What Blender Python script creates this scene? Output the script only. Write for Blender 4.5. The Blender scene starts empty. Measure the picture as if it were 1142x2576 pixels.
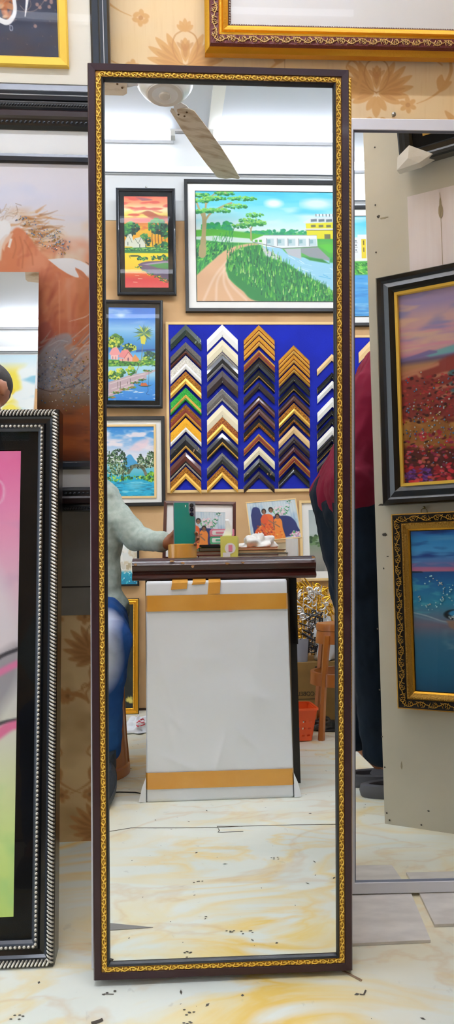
import bpy, bmesh, math, random
import numpy as np
random.seed(7); rng=np.random.RandomState(5)
F=1787.; R=math.radians; PI=math.pi
def V(*a): return np.array(a,float)
def nrm(v): return np.array(v,float)/np.linalg.norm(v)
# ---------------------------------------------------------------- camera
CAM=V(0,0,.915); PIT=R(-6); ROL=R(.45)
def ray(px,py):
    u=(px-571)/F; v=(1288-py)/F
    u0=u*math.cos(ROL)+v*math.sin(ROL); v0=-u*math.sin(ROL)+v*math.cos(ROL)
    c,s=math.cos(PIT),math.sin(PIT)
    return V(u0,c-s*v0,s+c*v0)
from mathutils import Matrix, Vector
scn=bpy.context.scene; COL=scn.collection
cd=bpy.data.cameras.new('camera'); cam=bpy.data.objects.new('camera',cd); COL.objects.link(cam)
_f=ray(571,1288); _r=nrm(ray(1571,1288)-ray(571,1288)); _u=nrm(np.cross(_r,_f))
cam.matrix_world=Matrix(((_r[0],_u[0],-_f[0],CAM[0]),(_r[1],_u[1],-_f[1],CAM[1]),(_r[2],_u[2],-_f[2],CAM[2]),(0,0,0,1)))
cd.sensor_fit='VERTICAL'; cd.sensor_height=36; cd.lens=36*F/2576; cd.clip_start=.01
scn.camera=cam
# ---------------------------------------------------------------- light and exposure
scn.view_settings.view_transform='Standard'; scn.view_settings.look='None'
scn.view_settings.gamma=1; scn.view_settings.exposure=0.95
TUBE=34.0            # strength of the fluorescent tubes
w=bpy.data.worlds.new('world'); scn.world=w; w.use_nodes=True
w.node_tree.nodes['Background'].inputs[0].default_value=(.86,.93,1,1)
w.node_tree.nodes['Background'].inputs[1].default_value=1.1   # fill light through an added, unseen opening at the left
try: scn.cycles.caustics_reflective=True
except Exception: pass
# ---------------------------------------------------------------- room geometry
def hit(o,d,p,n): return o+d*(np.dot(p-o,n)/np.dot(d,n))
class Mir:
    def __init__(s,p,n): s.p=p; s.n=nrm(n); s.o=CAM-2*np.dot(CAM-p,s.n)*s.n
    def at(s,px,py,p,n):
        d=ray(px,py); return hit(s.o,d-2*np.dot(d,s.n)*s.n,p,n)
ZZ=V(0,0,1); OO=V(0,0,0)
def lean(yaw,le): return V(math.sin(R(yaw))*math.cos(R(le)),-math.cos(R(yaw))*math.cos(R(le)),math.sin(R(le)))
_n=nrm(ray(478,1275)); M1=Mir(CAM+1.2*_n,-_n)            # big leaning mirror
P2=V(.34724519,1.333561,0); M2=Mir(P2,lean(1.8,5.4))      # white framed mirror
RR=R(3); TX=V(math.cos(RR),math.sin(RR),0); NF=V(math.sin(RR),-math.cos(RR),0); NB=-NF
PF=hit(CAM,ray(190,2117),OO,ZZ); PB=M1.at(355,1787,OO,ZZ)
CEIL=3.14
def bk(px,py,off=0): return M1.at(px,py,PB+NB*off,NF)     # a point of the back wall seen in the big mirror
def fw(px,py,off=0): return hit(CAM,ray(px,py),PF+NF*off,NF)
def m1y(px,py,y): return M1.at(px,py,V(0,y,0),V(0,1,0))
PA=M2.at(968,2072,OO,ZZ); _pb=M2.at(1142,2098,OO,ZZ); UP=nrm(_pb-PA); NP=V(UP[1],-UP[0],0)
NP=-NP if NP[1]<0 else NP                                  # partition faces the front wall mirrors
def pt(px,py,off=0): return M2.at(px,py,PA+NP*off,NP)
# ---------------------------------------------------------------- materials
def lin(h):
    if isinstance(h,str):
        h=h.lstrip('#'); c=[int(h[i:i+2],16)/255 for i in (0,2,4)]
    else: c=h
    return tuple((x/12.92 if x<=.04045 else ((x+.055)/1.055)**2.4) for x in c)
def srgb(h): h=h.lstrip('#'); return np.array([int(h[i:i+2],16)/255 for i in (0,2,4)])
MATS={}
def mat(name,col='#808080',rough=.5,metal=0,bump=0,bscale=60,col2=None,nscale=8,mixlo=.4,mixhi=.6,emit=0,coat=0,spec=.5,alpha=1,sss=0,stretch=None,trans=0,dist=0):
    if name in MATS: return MATS[name]
    m=bpy.data.materials.new(name); m.use_nodes=True; nt=m.node_tree; N=nt.nodes; L=nt.links
    b=N['Principled BSDF']; b.inputs['Base Color'].default_value=(*lin(col),1)
    b.inputs['Roughness'].default_value=rough; b.inputs['Metallic'].default_value=metal
    b.inputs['Coat Weight'].default_value=coat; b.inputs['Specular IOR Level'].default_value=spec
    b.inputs['Transmission Weight'].default_value=trans; b.inputs['Coat Roughness'].default_value=.05
    if alpha<1: b.inputs['Alpha'].default_value=alpha
    if emit: b.inputs['Emission Color'].default_value=(*lin(col),1); b.inputs['Emission Strength'].default_value=emit
    tc=N.new('ShaderNodeTexCoord'); mp=N.new('ShaderNodeMapping'); L.new(tc.outputs['Object'],mp.inputs[0])
    if stretch: mp.inputs['Scale'].default_value=stretch
    if col2:
        n=N.new('ShaderNodeTexNoise'); n.inputs['Scale'].default_value=nscale; n.inputs['Detail'].default_value=6; n.inputs['Distortion'].default_value=dist
        L.new(mp.outputs[0],n.inputs[0]); r=N.new('ShaderNodeValToRGB')
        r.color_ramp.elements[0].position=mixlo; r.color_ramp.elements[0].color=(*lin(col),1)
        r.color_ramp.elements[1].position=mixhi; r.color_ramp.elements[1].color=(*lin(col2),1)
        L.new(n.outputs[0],r.inputs[0]); L.new(r.outputs[0],b.inputs['Base Color'])
    if bump:
        n=N.new('ShaderNodeTexNoise'); n.inputs['Scale'].default_value=bscale; n.inputs['Detail'].default_value=4
        L.new(mp.outputs[0],n.inputs[0]); bp=N.new('ShaderNodeBump'); bp.inputs['Strength'].default_value=bump; bp.inputs['Distance'].default_value=.01
        L.new(n.outputs[0],bp.inputs['Height']); L.new(bp.outputs[0],b.inputs['Normal'])
    MATS[name]=m; return m
def glassmat():
    m=bpy.data.materials.new('pane_glass'); m.use_nodes=True; nt=m.node_tree; N=nt.nodes; L=nt.links
    N.remove(N['Principled BSDF']); o=N['Material Output']
    t=N.new('ShaderNodeBsdfTransparent'); g=N.new('ShaderNodeBsdfGlossy'); g.inputs['Roughness'].default_value=.01
    f=N.new('ShaderNodeFresnel'); f.inputs[0].default_value=1.27; mx=N.new('ShaderNodeMixShader')
    ge=N.new('ShaderNodeNewGeometry'); iv=N.new('ShaderNodeMath'); iv.operation='SUBTRACT'; iv.inputs[0].default_value=1; L.new(ge.outputs['Backfacing'],iv.inputs[1]); ml=N.new('ShaderNodeMath'); ml.operation='MULTIPLY'; L.new(f.outputs[0],ml.inputs[0]); L.new(iv.outputs[0],ml.inputs[1]); L.new(ml.outputs[0],mx.inputs[0]); L.new(t.outputs[0],mx.inputs[1]); L.new(g.outputs[0],mx.inputs[2]); L.new(mx.outputs[0],o.inputs[0])
    return m
GLASS=glassmat()
def paintmat(name,rough,bump=0):
    m=bpy.data.materials.new(name); m.use_nodes=True; nt=m.node_tree; N=nt.nodes; L=nt.links; b=N['Principled BSDF']
    a=N.new('ShaderNodeVertexColor'); a.layer_name='paint'; L.new(a.outputs[0],b.inputs['Base Color']); b.inputs['Roughness'].default_value=rough
    return m
PAINT=paintmat('painted_colours',.55); WALLP=paintmat('printed_wallpaper',.7)
MIRM=mat('mirror_silver','#f2f4f2',0.0,1)
BLK=mat('black_lacquer','#0b0d10',.28,coat=.3); BLKM=mat('black_satin','#131519',.45); CHAR=mat('charcoal_moulding','#2b323c',.3,coat=.4)
GOLD=mat('gold_leaf','#e0a52e',.3,.75,bump=.15,bscale=300); GOLD2=mat('bright_gold','#ffd45a',.35,.35)
SILV=mat('silver_leaf','#cfc9bd',.32,.6); WHT=mat('white_lacquer','#e9e9ee',.35); CREAM=mat('cream_mat_board','#f1ead8',.8)
MAT_W=mat('white_mat_board','#f2f1ee',.8); PURP=mat('plum_brown_lacquer','#32141c',.38,coat=.15,spec=.4)
# ---------------------------------------------------------------- mesh builder
def tag(o,label=None,cat=None,group=None,kind=None):
    if label: o['label']=label
    if cat: o['category']=cat
    if group: o['group']=group
    if kind: o['kind']=kind
    return o
def empty(name,loc=(0,0,0),mtx=None):
    o=bpy.data.objects.new(name,None); COL.objects.link(o); o.empty_display_size=.05
    if mtx is not None: o.matrix_world=mtx
    else: o.location=loc
    return o
def axes(base,U,W,mir=False):
    U=nrm(U); W=nrm(W-np.dot(W,U)*U); X=-U if mir else U; Y=np.cross(W,X)
    return Matrix(((X[0],Y[0],W[0],base[0]),(X[1],Y[1],W[1],base[1]),(X[2],Y[2],W[2],base[2]),(0,0,0,1)))
class MB:
    """collects shapes; coordinates are (u, n, v): u right as seen from the front, n towards the viewer, v up; tf maps them to local"""
    def __init__(s,uvn=False,mir=False): s.v=[]; s.f=[]; s.m=[]; s.mats=[]; s.uvn=uvn; s.mir=mir
    def mi(s,m):
        if m not in s.mats: s.mats.append(m)
        return s.mats.index(m)
    def add(s,vs,fs,m):
        b=len(s.v); s.v+= [tuple(map(float,x)) for x in vs]; i=s.mi(m)
        s.f+=[tuple(b+j for j in f) for f in fs]; s.m+=[i]*len(fs)
    def box(s,a,b,m):
        (x0,y0,z0),(x1,y1,z1)=a,b
        s.add([(x0,y0,z0),(x1,y0,z0),(x1,y1,z0),(x0,y1,z0),(x0,y0,z1),(x1,y0,z1),(x1,y1,z1),(x0,y1,z1)],
              [(0,3,2,1),(4,5,6,7),(0,1,5,4),(1,2,6,5),(2,3,7,6),(3,0,4,7)],m)
    def loft(s,rings,m,cap=True):
        n=len(rings[0]); vs=[p for r in rings for p in r]; fs=[]
        for i in range(len(rings)-1):
            for j in range(n):
                k=(j+1)%n; fs.append((i*n+j,i*n+k,(i+1)*n+k,(i+1)*n+j))
        if cap: fs.append(tuple(range(n))[::-1]); fs.append(tuple((len(rings)-1)*n+j for j in range(n)))
        s.add(vs,fs,m)
    def tube(s,pts,r,m,seg=8,cap=True,flat=1.0,up=None):
        pts=[np.array(p,float) for p in pts]; rr=r if hasattr(r,'__len__') else [r]*len(pts); rings=[]
        T0=nrm(pts[-1]-pts[0]+1e-9); ref=np.array(up if up is not None else ((0,0,1) if abs(T0[2])<.8 else (1,0,0)),float)
        for i,p in enumerate(pts):
            t=nrm(pts[min(i+1,len(pts)-1)]-pts[max(i-1,0)]+1e-12); a=np.cross(t,ref)
            if np.linalg.norm(a)<1e-6: a=np.cross(t,(1,.3,0))
            a=nrm(a); b=np.cross(a,t)
            rings.append([p+rr[i]*(math.cos(2*PI*k/seg)*a+flat*math.sin(2*PI*k/seg)*b) for k in range(seg)])
        s.loft(rings,m,cap)
    def sphere(s,c,r,m,nu=10,nv=6,M=None):
        r=np.array(r if hasattr(r,'__len__') else (r,r,r),float); rings=[]; c=np.array(c,float)
        for i in range(nv+1):
            t=PI*(i/nv); t=min(max(t,.03),PI-.03); ring=[]
            for k in range(nu):
                p=np.array((math.sin(t)*math.cos(2*PI*k/nu),math.sin(t)*math.sin(2*PI*k/nu),math.cos(t)))*r
                if M is not None: p=M@p
                ring.append(c+p)
            rings.append(ring)
        s.loft(rings,m)
    def cap(s,a,b,ra,rb,m,seg=14):      # tapered capsule
        a=np.array(a,float); b=np.array(b,float); t=b-a; L=np.linalg.norm(t); t=t/L if L>1e-9 else V(0,0,1)
        ref=V(1,0,0) if abs(t[0])<.8 else V(0,1,0); u=nrm(np.cross(t,ref)); w_=np.cross(t,u); rings=[]
        for c,r,sg in ((a,ra,-1),(b,rb,1)):
            for k in range(4):
                q=(k/4 if sg<0 else (3-k)/4); 
                ang=(1-q)*PI/2*.97 if sg<0 else (1-q)*PI/2*.97
                off=math.sin(ang)*r*sg; rad=max(math.cos(ang)*r,1e-4)
                rings.append([c+t*off+rad*(math.cos(2*PI*j/seg)*u+math.sin(2*PI*j/seg)*w_) for j in range(seg)])
        s.loft(rings,m)
    def lathe(s,prof,m,seg=32,c=(0,0,0)):
        s.loft([[(c[0]+r*math.cos(2*PI*k/seg),c[1]+r*math.sin(2*PI*k/seg),c[2]+z) for k in range(seg)] for r,z in prof],m)
    def prism(s,poly,n0,n1,m):
        k=len(poly); vs=[(x,n0,z) for x,z in poly]+[(x,n1,z) for x,z in poly]
        s.add(vs,[tuple(range(k)),tuple(range(2*k-1,k-1,-1))]+[(i,(i+1)%k,k+(i+1)%k,k+i) for i in range(k)],m)
    def ring(s,w,h,prof,o=(0,0)):
        """mitred frame: prof is a closed-looking list of (inset, n, material)"""
        cs=[(-w/2,0,1,1),(w/2,0,-1,1),(w/2,h,-1,-1),(-w/2,h,1,-1)]
        for i in range(len(prof)-1):
            a,b=prof[i],prof[i+1]; vs=[]
            for (x,z,sx,sz) in cs:
                vs+= [(x+sx*a[0]+o[0],a[1],z+sz*a[0]+o[1]),(x+sx*b[0]+o[0],b[1],z+sz*b[0]+o[1])]
            s.add(vs,[(2*k,2*k+1,(2*k+3)%8,(2*k+2)%8) for k in range(4)],a[2])
    def build(s,name,parent=None,smooth=False,mtx=None,normals=True,weld=True):
        vs=s.v
        if s.uvn: vs=[((-x if s.mir else x),-y,z) for x,y,z in vs]
        me=bpy.data.meshes.new(name); me.from_pydata(vs,[],s.f)
        for m in s.mats: me.materials.append(m)
        me.polygons.foreach_set('material_index',s.m)
        if normals or weld:
            bm=bmesh.new(); bm.from_mesh(me)
            if weld: bmesh.ops.remove_doubles(bm,verts=bm.verts,dist=1e-6)
            bmesh.ops.recalc_face_normals(bm,faces=bm.faces); bm.to_mesh(me); bm.free()
        if smooth: me.polygons.foreach_set('use_smooth',[True]*len(me.polygons)); me.update()
        if smooth and smooth!='all':
            try: me.set_sharp_from_angle(angle=R(40))
            except Exception: pass
        o=bpy.data.objects.new(name,me); COL.objects.link(o)
        if parent: o.parent=parent
        if mtx is not None: o.matrix_world=mtx
        return o
def bake(o,mods):
    for t,kw in mods:
        m=o.modifiers.new(t,t)
        for k,v in kw.items(): setattr(m,k,v)
    dg=bpy.context.evaluated_depsgraph_get(); me=bpy.data.meshes.new_from_object(o.evaluated_get(dg))
    o.modifiers.clear(); o.data=me; me.polygons.foreach_set('use_smooth',[True]*len(me.polygons)); return o
def place(root,loc): root.location=loc; return root
# ---------------------------------------------------------------- painter
class Cv:
    """small raster canvas in the coordinates of whatever it was sketched in; becomes vertex colours on a fine grid"""
    def __init__(s,x0,y0,x1,y1,nx,bg='#ffffff'):
        s.x0,s.y0,s.x1,s.y1=x0,y0,x1,y1; s.nx=nx; s.ny=max(2,int(round(nx*(y1-y0)/(x1-x0))))
        s.X,s.Y=np.meshgrid(np.linspace(x0,x1,s.nx),np.linspace(y0,y1,s.ny)); s.a=np.ones((s.ny,s.nx,3))*srgb(bg); s.px=(x1-x0)/(nx-1)
    def win(s,xa,ya,xb,yb):
        i0=int(max(0,math.floor((xa-s.x0)/s.px-1))); i1=int(min(s.nx,math.ceil((xb-s.x0)/s.px+2)))
        py=(s.y1-s.y0)/(s.ny-1); j0=int(max(0,math.floor((ya-s.y0)/py-1))); j1=int(min(s.ny,math.ceil((yb-s.y0)/py+2)))
        return (slice(j0,max(j0,j1)),slice(i0,max(i0,i1)))
    def put(s,w,k,c,al=1):
        k=(np.clip(k,0,1)*al)[...,None]; s.a[w]=s.a[w]*(1-k)+srgb(c)*k
    def grad(s,stops,x=None):
        ys=[t for t,_ in stops]; cs=np.array([srgb(c) for _,c in stops])
        for k in range(3): s.a[...,k]=np.interp(s.Y,ys,cs[:,k])
    def noise(s,sx,sy,seed=0,oct=3):
        r=np.random.RandomState(seed); out=np.zeros((s.ny,s.nx)); am=1; tot=0
        for o in range(oct):
            gx=max(2,int((s.x1-s.x0)/sx*2**o)+2); gy=max(2,int((s.y1-s.y0)/sy*2**o)+2); g=r.rand(gy,gx)
            fx=(s.X-s.x0)/(s.x1-s.x0)*(gx-1.001); fy=(s.Y-s.y0)/(s.y1-s.y0)*(gy-1.001); ix=fx.astype(int); iy=fy.astype(int); tx=fx-ix; ty=fy-iy
            tx=tx*tx*(3-2*tx); ty=ty*ty*(3-2*ty)
            out+=am*((g[iy,ix]*(1-tx)+g[iy,ix+1]*tx)*(1-ty)+(g[iy+1,ix]*(1-tx)+g[iy+1,ix+1]*tx)*ty); tot+=am; am*=.5
        return out/tot
    def mixn(s,c,sx,sy,lo,hi,al=1,seed=0,y0=-1e9,y1=1e9,x0=-1e9,x1=1e9):
        n=np.clip((s.noise(sx,sy,seed)-lo)/(hi-lo),0,1); m=np.clip((s.Y-y0)/(sy*.5)+.5,0,1)*np.clip((y1-s.Y)/(sy*.5)+.5,0,1)*np.clip((s.X-x0)/(sx*.4)+.5,0,1)*np.clip((x1-s.X)/(sx*.4)+.5,0,1)
        s.put((slice(None),slice(None)),n*m,c,al)
    def poly(s,pts,c,al=1,soft=0,wob=0):
        P=np.array(pts,float); w=s.win(P[:,0].min()-soft,P[:,1].min()-soft,P[:,0].max()+soft,P[:,1].max()+soft); X=s.X[w]; Y=s.Y[w]
        if X.size==0: return
        ins=np.zeros(X.shape,bool); n=len(P); D=np.full(X.shape,1e9)
        for i in range(n):
            (xa,ya),(xb,yb)=P[i],P[(i+1)%n]
            if ya!=yb: ins^=((ya>Y)!=(yb>Y))&(X<(xb-xa)*(Y-ya)/(yb-ya)+xa)
            dx,dy=xb-xa,yb-ya; t=np.clip(((X-xa)*dx+(Y-ya)*dy)/(dx*dx+dy*dy+1e-9),0,1); D=np.minimum(D,np.hypot(X-xa-t*dx,Y-ya-t*dy))
        e=max(soft,s.px*.5); sd=np.where(ins,D,-D); s.put(w,sd/(2*e)+.5,c,al)
    def line(s,pts,wd,c,al=1,soft=0):
        P=[np.array(p,float) for p in pts]; ws=(list(np.interp(np.linspace(0,1,len(P)),np.linspace(0,1,len(wd)),wd)) if hasattr(wd,'__len__') else [wd]*len(P)); e=max(soft,s.px*.5)
        A=np.array(P); mw=max(ws)+e; w=s.win(A[:,0].min()-mw,A[:,1].min()-mw,A[:,0].max()+mw,A[:,1].max()+mw); X=s.X[w]; Y=s.Y[w]
        if X.size==0: return
        K=np.full(X.shape,-1e9)
        for i in range(len(P)-1):
            d=P[i+1]-P[i]; t=np.clip(((X-P[i][0])*d[0]+(Y-P[i][1])*d[1])/(d@d+1e-9),0,1)
            K=np.maximum(K,(ws[i]*(1-t)+ws[i+1]*t)/2-np.hypot(X-P[i][0]-t*d[0],Y-P[i][1]-t*d[1]))
        s.put(w,K/(2*e)+.5,c,al)
    def ell(s,x,y,rx,ry,c,al=1,soft=0,ang=0):
        m=max(rx,ry)+soft; w=s.win(x-m,y-m,x+m,y+m); X=s.X[w]-x; Y=s.Y[w]-y
        if X.size==0: return
        ca,sa=math.cos(ang),math.sin(ang); q=np.hypot((X*ca+Y*sa)/rx,(-X*sa+Y*ca)/ry); e=max(soft,s.px*.5)/min(rx,ry); s.put(w,(1-q)/(2*e)+.5,c,al)
    def dabs(s,n,cx,cy,rx,ry,cols,size,asp=1,ang=0,seed=1,al=1,lit=None,uni=False):
        r=random.Random(seed)
        for i in range(n):
            if uni: dx,dy=r.uniform(-1,1),r.uniform(-1,1)
            else:
                t=r.uniform(0,2*PI); q=math.sqrt(r.random()); dx,dy=math.cos(t)*q,math.sin(t)*q
            k=r.random()
            if lit is not None: k=min(.999,max(0,.5-.5*(dx*lit[0]+dy*lit[1])+r.uniform(-.3,.3)))
            s.ell(cx+dx*rx,cy+dy*ry,size*r.uniform(.6,1.3),size*asp*r.uniform(.6,1.3),cols[int(k*len(cols))],al,0,ang+r.uniform(-.4,.4))
def curve(pts,n=8):
    P=[np.array(p,float) for p in pts]; P=[2*P[0]-P[1]]+P+[2*P[-1]-P[-2]]; out=[]
    for i in range(1,len(P)-2):
        for k in range(n):
            t=k/n; out.append(.5*((2*P[i])+(-P[i-1]+P[i+1])*t+(2*P[i-1]-5*P[i]+4*P[i+1]-P[i+2])*t*t+(-P[i-1]+3*P[i]-3*P[i+1]+P[i+2])*t**3))
    out.append(P[-2]); return out
def grid_obj(name,cv,u0,u1,v0,v1,n,parent=None,mir=False,m=None,gain=.86,mtx=None,back=.002):
    """canvas -> thin panel: coloured front face grid with a closed rim and back"""
    ny,nx=cv.ny,cv.nx; us=np.linspace(u0,u1,nx); vs=np.linspace(v1,v0,ny)
    U,Vv=np.meshgrid(us,vs); co=np.stack([(-U if mir else U),np.full(U.shape,-n),Vv],-1).reshape(-1,3)
    bx=[(u0,v1),(u1,v1),(u1,v0),(u0,v0)]; bk_=np.array([[(-x if mir else x),-(n-back),z] for x,z in bx])
    co=np.concatenate([co,bk_]); idx=np.arange(ny*nx).reshape(ny,nx)
    a=idx[:-1,:-1].ravel(); b=idx[:-1,1:].ravel(); c=idx[1:,1:].ravel(); d=idx[1:,:-1].ravel()
    q=np.stack([a,d,c,b],1) if not mir else np.stack([a,b,c,d],1)
    faces=[tuple(r) for r in q.tolist()]; B=ny*nx
    rim=[tuple(idx[0,:].tolist())+(B+1,B),tuple(idx[:,-1].tolist())+(B+2,B+1),tuple(idx[-1,::-1].tolist())+(B+3,B+2),tuple(idx[::-1,0].tolist())+(B,B+3),(B,B+1,B+2,B+3)]
    if mir: rim=[r[::-1] for r in rim]
    faces+=rim
    me=bpy.data.meshes.new(name); me.from_pydata(co.tolist(),[],faces)
    at=me.color_attributes.new('paint','FLOAT_COLOR','POINT'); s=np.clip(cv.a,0,1); l=np.where(s<=.04045,s/12.92,((s+.055)/1.055)**2.4)*gain
    l=l.reshape(-1,3); l=np.concatenate([l,np.ones((4,3))*.5]); full=np.concatenate([l,np.ones((len(l),1))],1).astype(np.float32)
    at.data.foreach_set('color',full.ravel()); me.materials.append(m or PAINT)
    o=bpy.data.objects.new(name,me); COL.objects.link(o)
    if parent: o.parent=parent
    if mtx is not None: o.matrix_world=mtx
    return o
# ---------------------------------------------------------------- framed things
def along(w,h,inset,step):
    """stations along a rectangular ring: (corner-safe) yields (u,v,dir_u,dir_v)"""
    x0,x1,z0,z1=-w/2+inset,w/2-inset,inset,h-inset
    for (a,b) in (((x0,z0),(x1,z0)),((x1,z0),(x1,z1)),((x1,z1),(x0,z1)),((x0,z1),(x0,z0))):
        L=math.hypot(b[0]-a[0],b[1]-a[1]); k=max(1,int(round(L/step))); d=((b[0]-a[0])/L,(b[1]-a[1])/L)
        for i in range(k): t=(i+.5)/k*L; yield a[0]+d[0]*t,a[1]+d[1]*t,d[0],d[1],L/k
def beads(par,name,w,h,inset,n,r,step,m,long=1.0,slant=0,mir=False,clip=None,thin=1.0,label=None):
    mb=MB(True,mir)
    for (u,v,dx,dz,L) in along(w,h,inset,step):
        if clip and not clip(u,v): continue
        ca,sa=math.cos(slant),math.sin(slant); ex=(dx*ca-dz*sa,dx*sa+dz*ca)
        M=np.array([[ex[0],0,-ex[1]],[0,1,0],[ex[1],0,ex[0]]]).astype(float)
        mb.sphere((u,n,v),(r*long,r*thin,r),m,8,5,M)
    o=mb.build(name,par,True,weld=False,normals=False)
    if label: o['label']=label
    return o
def scroll(par,name,w,h,inset,n,wd,step,m,mir=False,r=None,kind=0,clip=None):
    """raised scrolling leaf ornament running round a frame"""
    mb=MB(True,mir); r=r or wd*.09
    for i,(u,v,dx,dz,L) in enumerate(along(w,h,inset,step)):
        if clip and not clip(u,v): continue
        sg=1 if i%2 else -1; px_,pz_=-dz,dx
        def P(t,s): return (u+dx*t*L+px_*s*wd/2*sg,n,v+dz*t*L+pz_*s*wd/2*sg)
        mb.tube([P(t,.8*math.cos(PI*t)-.12) for t in (-.5,-.3,-.1,.1,.3,.5)],[r*.8,r*1.15,r*.9,r*.9,r*1.15,r*.8],m,5,flat=.8)
        mb.tube([P(.06+.17*math.cos(a)*(1-(a+2)/9),-.28+.44*math.sin(a)*(1-(a+2)/9)) for a in np.linspace(-2,3.4,7)],[r*.4,r*.8,r,r,r*.9,r*1.0,r*1.3],m,5,flat=.8)
        mb.tube([P(-.36,.35),P(-.24,-.2),P(-.2,-.75)],[r*.5,r*1.1,r*.3],m,5,flat=.8); mb.tube([P(.36,.3),P(.32,-.25),P(.2,-.85)],[r*.5,r*1.2,r*.3],m,5,flat=.8)
        mb.tube([P(-.42,.85),P(-.3,.55)],[r*.4,r*1.0],m,5,flat=.8)
        if kind==1:
            for q in (-.12,.0,.12): mb.tube([P(q,.1),P(q*2.2,.9)],[r*1.1,r*.3],m,5,flat=.8)
    return mb.build(name,par,True,weld=False,normals=False)
def pane(par,w,h,v0,n,mir=False,u0=None,m=None,name='glass',t=.002):
    mb=MB(True,mir); mb.box((-w/2,n-t,v0),(w/2,n,v0+h),m or GLASS); return mb.build(name,par,weld=False)
def flatring(par,w,h,a,b,n,m,mir=False,name='mat',t=.002):
    mb=MB(True,mir); mb.ring(w,h,[(a,n-t,m),(a,n,m),(b,n,m),(b,n-t,m),(a,n-t,m)]); return mb.build(name,par)
def frame(par,w,h,prof,mir=False,name='frame'):
    mb=MB(True,mir); mb.ring(w,h,prof); return mb.build(name,par)
def backing(par,w,h,n,mir=False,inset=.004):
    mb=MB(True,mir); mb.box((-w/2+inset,n,inset),(w/2-inset,n+.003,h-inset),mat('brown_backing_board','#8a6a48',.8)); return mb.build('backing',par)
def rect_root(name,bl,br,tl,mir=False):
    U=nrm(br-bl); w_=np.linalg.norm(br-bl); W=tl-bl; W=W-np.dot(W,U)*U; h_=np.linalg.norm(W)
    return empty(name,mtx=axes((bl+br)/2,U,W,mir)),w_,h_
def wallrect(name,x0,y0,x1,y1,P,off=.0,tilt=0,roll=0,mir=False,U=TX,N=NB):
    """upright rectangle hung on a wall: P(px,py,off) gives wall points, yields root,w,h"""
    bl=P(x0,y1,off); br=P(x1,y1,off); tl=P(x0,y0,off); w_=abs(np.dot(br-bl,U)); h_=tl[2]-bl[2]; base=bl+U*w_/2; base[2]=bl[2]
    W=V(0,0,1)*math.cos(R(tilt))+N*math.sin(R(tilt)); U2=U
    if roll: 
        U2=U*math.cos(R(roll))+W*math.sin(R(roll)); W=W*math.cos(R(roll))-U*math.sin(R(roll))
    return empty(name,mtx=axes(base,U2,W,mir)),w_,h_

def edge_root(name,bl,tl,n,w,mir=False):
    """leaning thing given its left edge (foot, top), facing n, w wide"""
    W=nrm(tl-bl); U=nrm(np.cross(W,n)); return empty(name,mtx=axes(bl+U*w/2,U,W,mir)),w,float(np.linalg.norm(tl-bl))
# ================================================================ the room
def struct(name,mb,**k):
    o=mb.build(name,**k); o['kind']='structure'; return o
def floormat():
    m=bpy.data.materials.new('marble_vinyl'); m.use_nodes=True; nt=m.node_tree; N=nt.nodes; L=nt.links; b=N['Principled BSDF']
    tc=N.new('ShaderNodeTexCoord'); mp=N.new('ShaderNodeMapping'); mp.inputs['Rotation'].default_value=(0,0,.62); mp.inputs['Scale'].default_value=(1.0,1.9,1); L.new(tc.outputs['Object'],mp.inputs[0])
    def noise(sc,det,dist,src):
        n=N.new('ShaderNodeTexNoise'); n.inputs['Scale'].default_value=sc; n.inputs['Detail'].default_value=det; n.inputs['Distortion'].default_value=dist; L.new(src,n.inputs[0]); return n.outputs[0]
    def ramp(src,st):
        r=N.new('ShaderNodeValToRGB'); e=r.color_ramp.elements
        while len(e)<len(st): e.new(.5)
        for i,(p,c) in enumerate(st): e[i].position=p; e[i].color=(*lin(c),1)
        L.new(src,r.inputs[0]); return r.outputs[0]
    def mix(f,a,bb,mode='MIX'):
        x=N.new('ShaderNodeMix'); x.data_type='RGBA'; x.blend_type=mode
        if isinstance(f,float): x.inputs[0].default_value=f
        else: L.new(f,x.inputs[0])
        L.new(a,x.inputs[6]); L.new(bb,x.inputs[7]); return x.outputs[2]
    base=ramp(noise(1.6,4,.6,mp.outputs[0]),[(.3,'#dde4da'),(.5,'#ebeee2'),(.7,'#ece4c8')])
    v=ramp(noise(2.3,6,1.3,mp.outputs[0]),[(.44,'#000000'),(.5,'#ffffff'),(.505,'#ffffff'),(.57,'#000000')])
    gate=ramp(noise(1.3,2,.3,tc.outputs['Object']),[(.38,'#000000'),(.6,'#ffffff')])
    vv=mix(1.0,v,gate,'MULTIPLY')
    yel=ramp(noise(5,3,.4,mp.outputs[0]),[(.35,'#efcb6c'),(.65,'#f1db94')])
    c=mix(vv,base,yel)
    v2=ramp(noise(1.1,5,2.0,mp.outputs[0]),[(.475,'#000000'),(.5,'#909090'),(.525,'#000000')])
    br=ramp(noise(9,2,0,mp.outputs[0]),[(0,'#cfa05c'),(1,'#dcb070')]); c=mix(v2,c,br)
    dirt=ramp(noise(38,5,.5,tc.outputs['Object']),[(.27,'#707070'),(.33,'#000000')]); g=ramp(noise(3,1,0,tc.outputs['Object']),[(0,'#77736a'),(1,'#6b675f')]); c=mix(dirt,c,g)
    L.new(c,b.inputs['Base Color']); b.inputs['Roughness'].default_value=.42; b.inputs['Specular IOR Level'].default_value=.35
    bp=N.new('ShaderNodeBump'); bp.inputs['Strength'].default_value=.08; L.new(noise(6,3,0,tc.outputs['Object']),bp.inputs['Height']); L.new(bp.outputs[0],b.inputs['Normal'])
    return m
XL,XR=-1.75,1.75
def bx2(a,b,m):  # oriented slab between two ground points
    pass
mb=MB(); mb.box((XL-.2,-1.6,-.05),(XR+.3,1.85,0),floormat()); struct('floor',mb)
cw=mat('ceiling_white_laminate','#cdd0d6',.5,bump=.05,bscale=3)
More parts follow.
